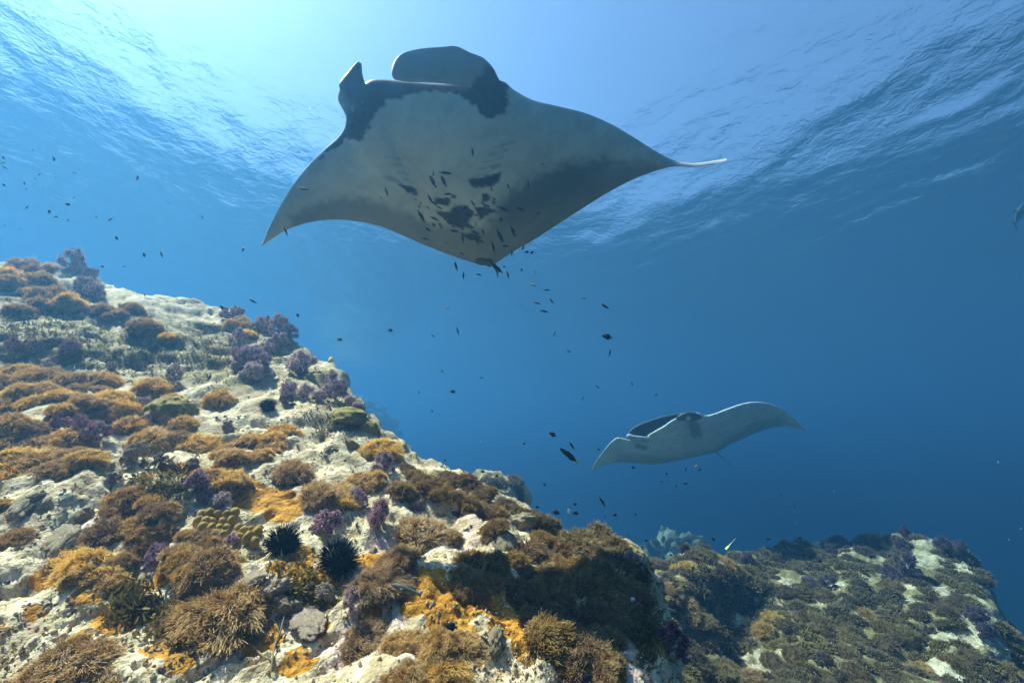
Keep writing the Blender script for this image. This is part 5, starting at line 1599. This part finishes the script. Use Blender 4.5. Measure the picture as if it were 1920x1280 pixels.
for x, y, l, a, lab, mt in [(255,90,14,18,'pale-backed slim fish, topmost below the tail of the big ray','grey'),(415,150,14,3,None,'navy'),(470,280,13,42,None,'navy'),(305,310,14,18,None,'navy'),(385,405,17,6,None,'navy'),(863,252,9,0,None,'navy'),(510,675,11,-65,None,'navy'),(683,887,9,28,None,'navy'),(1175,905,13,-80,None,'navy')]:
    fish(960 + x / 6.4, 520 + y / 6.4, l, a, 'slim', (mt,), random.uniform(4.6, 6), lab or 'slim dark fish in the small group in mid-water below the big ray', None if lab else 'mid-water slim fish')
fish(1134, 574, 19, 30, 'slim', ('navy', 'lemon'), 4.2, 'dark slim wrasse with a yellow end alone in mid-water', whole=False, yaw=0.1, head='right', name='wrasse')
fish(1138, 631, 19, 15, 'oval', ('dark', 'dark'), 4.2, 'dark forked fish alone in mid-water, largest there', whole=False, yaw=0.3, head='left')
fish(1036, 814, 15, 30, 'oval', ('red', 'dark'), 3.8, 'reddish dark fish above the big wrasse', whole=False, yaw=0.2)
fish(1072, 835, 16, 55, 'slim', ('red', 'dark'), 3.8, 'dark reddish slim fish just right of the big wrasse', whole=False, yaw=0.1)
fish(1066, 853, 42, 38, 'slim', ('olive', 'lemon'), 3.0, 'big dark green wrasse with a yellow tail before the smaller ray', whole=False, head='left', yaw=0.1, name='wrasse')
for x, y, l, a, lab in [(983,831,7,-30,'tiny dark fish left of the big wrasse'),(1122,842,6,30,'tiny dark fish by the wing tip of the smaller ray'),(1021,908,7,65,'tiny dark fish below the big wrasse')]:
    fish(x, y, l, a, 'oval', ('dark',), 4.5, lab)
S6 = 4.8
for x, y, l, a in [(35,240,40,0),(375,215,38,0),(205,290,70,15),(380,295,62,0),(735,312,40,0),(918,308,25,-30),(605,425,60,0),(405,495,50,10),(1015,543,30,0),(1622,532,40,30)]:
    hd = hit(1000 + x / S6, 900 + y / S6); dd = 4.4 if hd is None else max(1.5, view_depth(hd[0]) - 0.3)
    fish(1000 + x / S6, 900 + y / S6, l / S6, a, 'oval', ('dark',), dd, 'black oval fish hovering along the ridge below the smaller ray', 'black fish along the ridge', yaw=random.uniform(-0.3, 0.3))
for x, y, l, a in [(648,325,30,70),(1365,30,26,0),(1150,15,18,0),(1290,60,20,-60)]:
    fish(1000 + x / S6, 900 + y / S6, l / S6, a, 'slim', ('navy',), 5.5, 'tiny slim fish in the blue gap between ridge and broad boulder', 'tiny fish in the gap')
fish(1129, 940, 19, 58, 'slim', ('olive', 'olive'), 4.0, 'slim dark wrasse diving in the blue gap', whole=False, yaw=0.1, name='wrasse')
fish(1067, 958, 9, 70, 'oval', ('white',), 3.7, 'small white fish between two black ones on the ridge', yaw=0.2)
fish(1364, 1026, 10, -72, 'idol', ('lemon', 'dark', 'white'), 6.2, 'black, white and yellow fish with a long trailing fin over the knoll', whole=False, head='left', yaw=0.9, name='banner_fish')
def near_rock(x, y, off): 
    h = hit(x, y); return view_depth(h[0]) - off
fish(857, 962, 26, 8, 'oval', ('dark', 'dark'), near_rock(857, 962, 0.15), 'black damselfish over bare rock between ridge anemones', whole=False, head='left', yaw=0.2, name='damselfish')
fish(846, 1174, 25, 5, 'oval', ('dark', 'dark'), near_rock(846, 1174, 0.12), 'black damselfish over the orange film near the bottom edge', whole=False, head='left', yaw=0.15, name='damselfish')
fish(1100, 1272, 26, -20, 'oval', ('dark', 'dark'), near_rock(1100, 1272, 0.15), 'black damselfish half cut off by the bottom edge', whole=False, head='right', yaw=0.2, name='damselfish')
fish(910, 1200, 25, 45, 'slim', ('grey', 'grey'), near_rock(910, 1200, 0.08), 'grey slim fish resting beside the olive grey stone', whole=False, head='left', yaw=0.1)
fish(762, 1104, 62, 14, 'slim', ('grey', 'grey'), near_rock(762, 1104, 0.22), 'grey hovering fish passing before the brown anemones', whole=False, head='left', yaw=0.1)
fish(1186, 1123, 13, 5, 'oval', ('white', 'navy'), near_rock(1186, 1123, 0.15), 'little blue and white fish at the shadowed slope end', whole=False, yaw=0.1)
fish(1255, 1143, 30, 20, 'slim', ('grey', 'lemon'), near_rock(1255, 1143, 0.3), 'pale greenish wrasse in the dark gap by the slope end', whole=False, yaw=0.1, name='wrasse')
for x, y, l, a, k in [(636,636,10,10,'o'),(732,619,11,10,'o'),(858,620,14,75,'s'),(829,696,8,60,'s'),(903,708,8,0,'s'),(849,734,12,10,'o'),(786,736,7,60,'s'),(810,770,7,80,'s'),(1093,746,9,-60,'s'),(1185,720,8,70,'s'),(1120,725,9,40,'s'),(1230,740,8,0,'s'),(812,630,8,30,'s'),(905,884,8,0,'o'),(932,892,7,0,'o'),(834,862,6,60,'o')]:
    fish(x, y, l, a, 'slim' if k == 's' else 'oval', ('navy' if k == 's' else 'dark',), random.uniform(4.8, 7), 'tiny dark fish scattered in open water beyond the ridge', 'scattered fish beyond the ridge')
fish(838, 577, 10, 15, 'slim', ('orange',), 4.8, 'tiny orange fish in open water below the big ray')
fish(1306, 873, 10, -15, 'slim', ('orange',), 6.0, 'tiny orange fish just under the smaller ray')
for x, y, l, a in [(1187,876,8,5),(1312,880,7,-40),(1286,880,6,80),(1250,888,6,0),(1241,903,5,40),(1285,906,7,-10),(1268,911,5,80),(1465,930,6,60),(1490,948,6,30),(1258,1040,6,0),(1440,1010,7,0),(1500,1008,7,0),(1537,1052,9,10)]:
    fish(x, y, l, a, 'oval', ('dark',), random.uniform(5.5, 7.5), 'tiny dark fish in the blue under and beyond the smaller ray', 'tiny fish under the smaller ray')
fish(1912, 400, 62, -52, 'jack', ('steel', 'steel'), 13.0, 'dim large fish with a forked tail fading into the blue at the right edge', whole=False, head='right', yaw=0.1, name='large_fish')
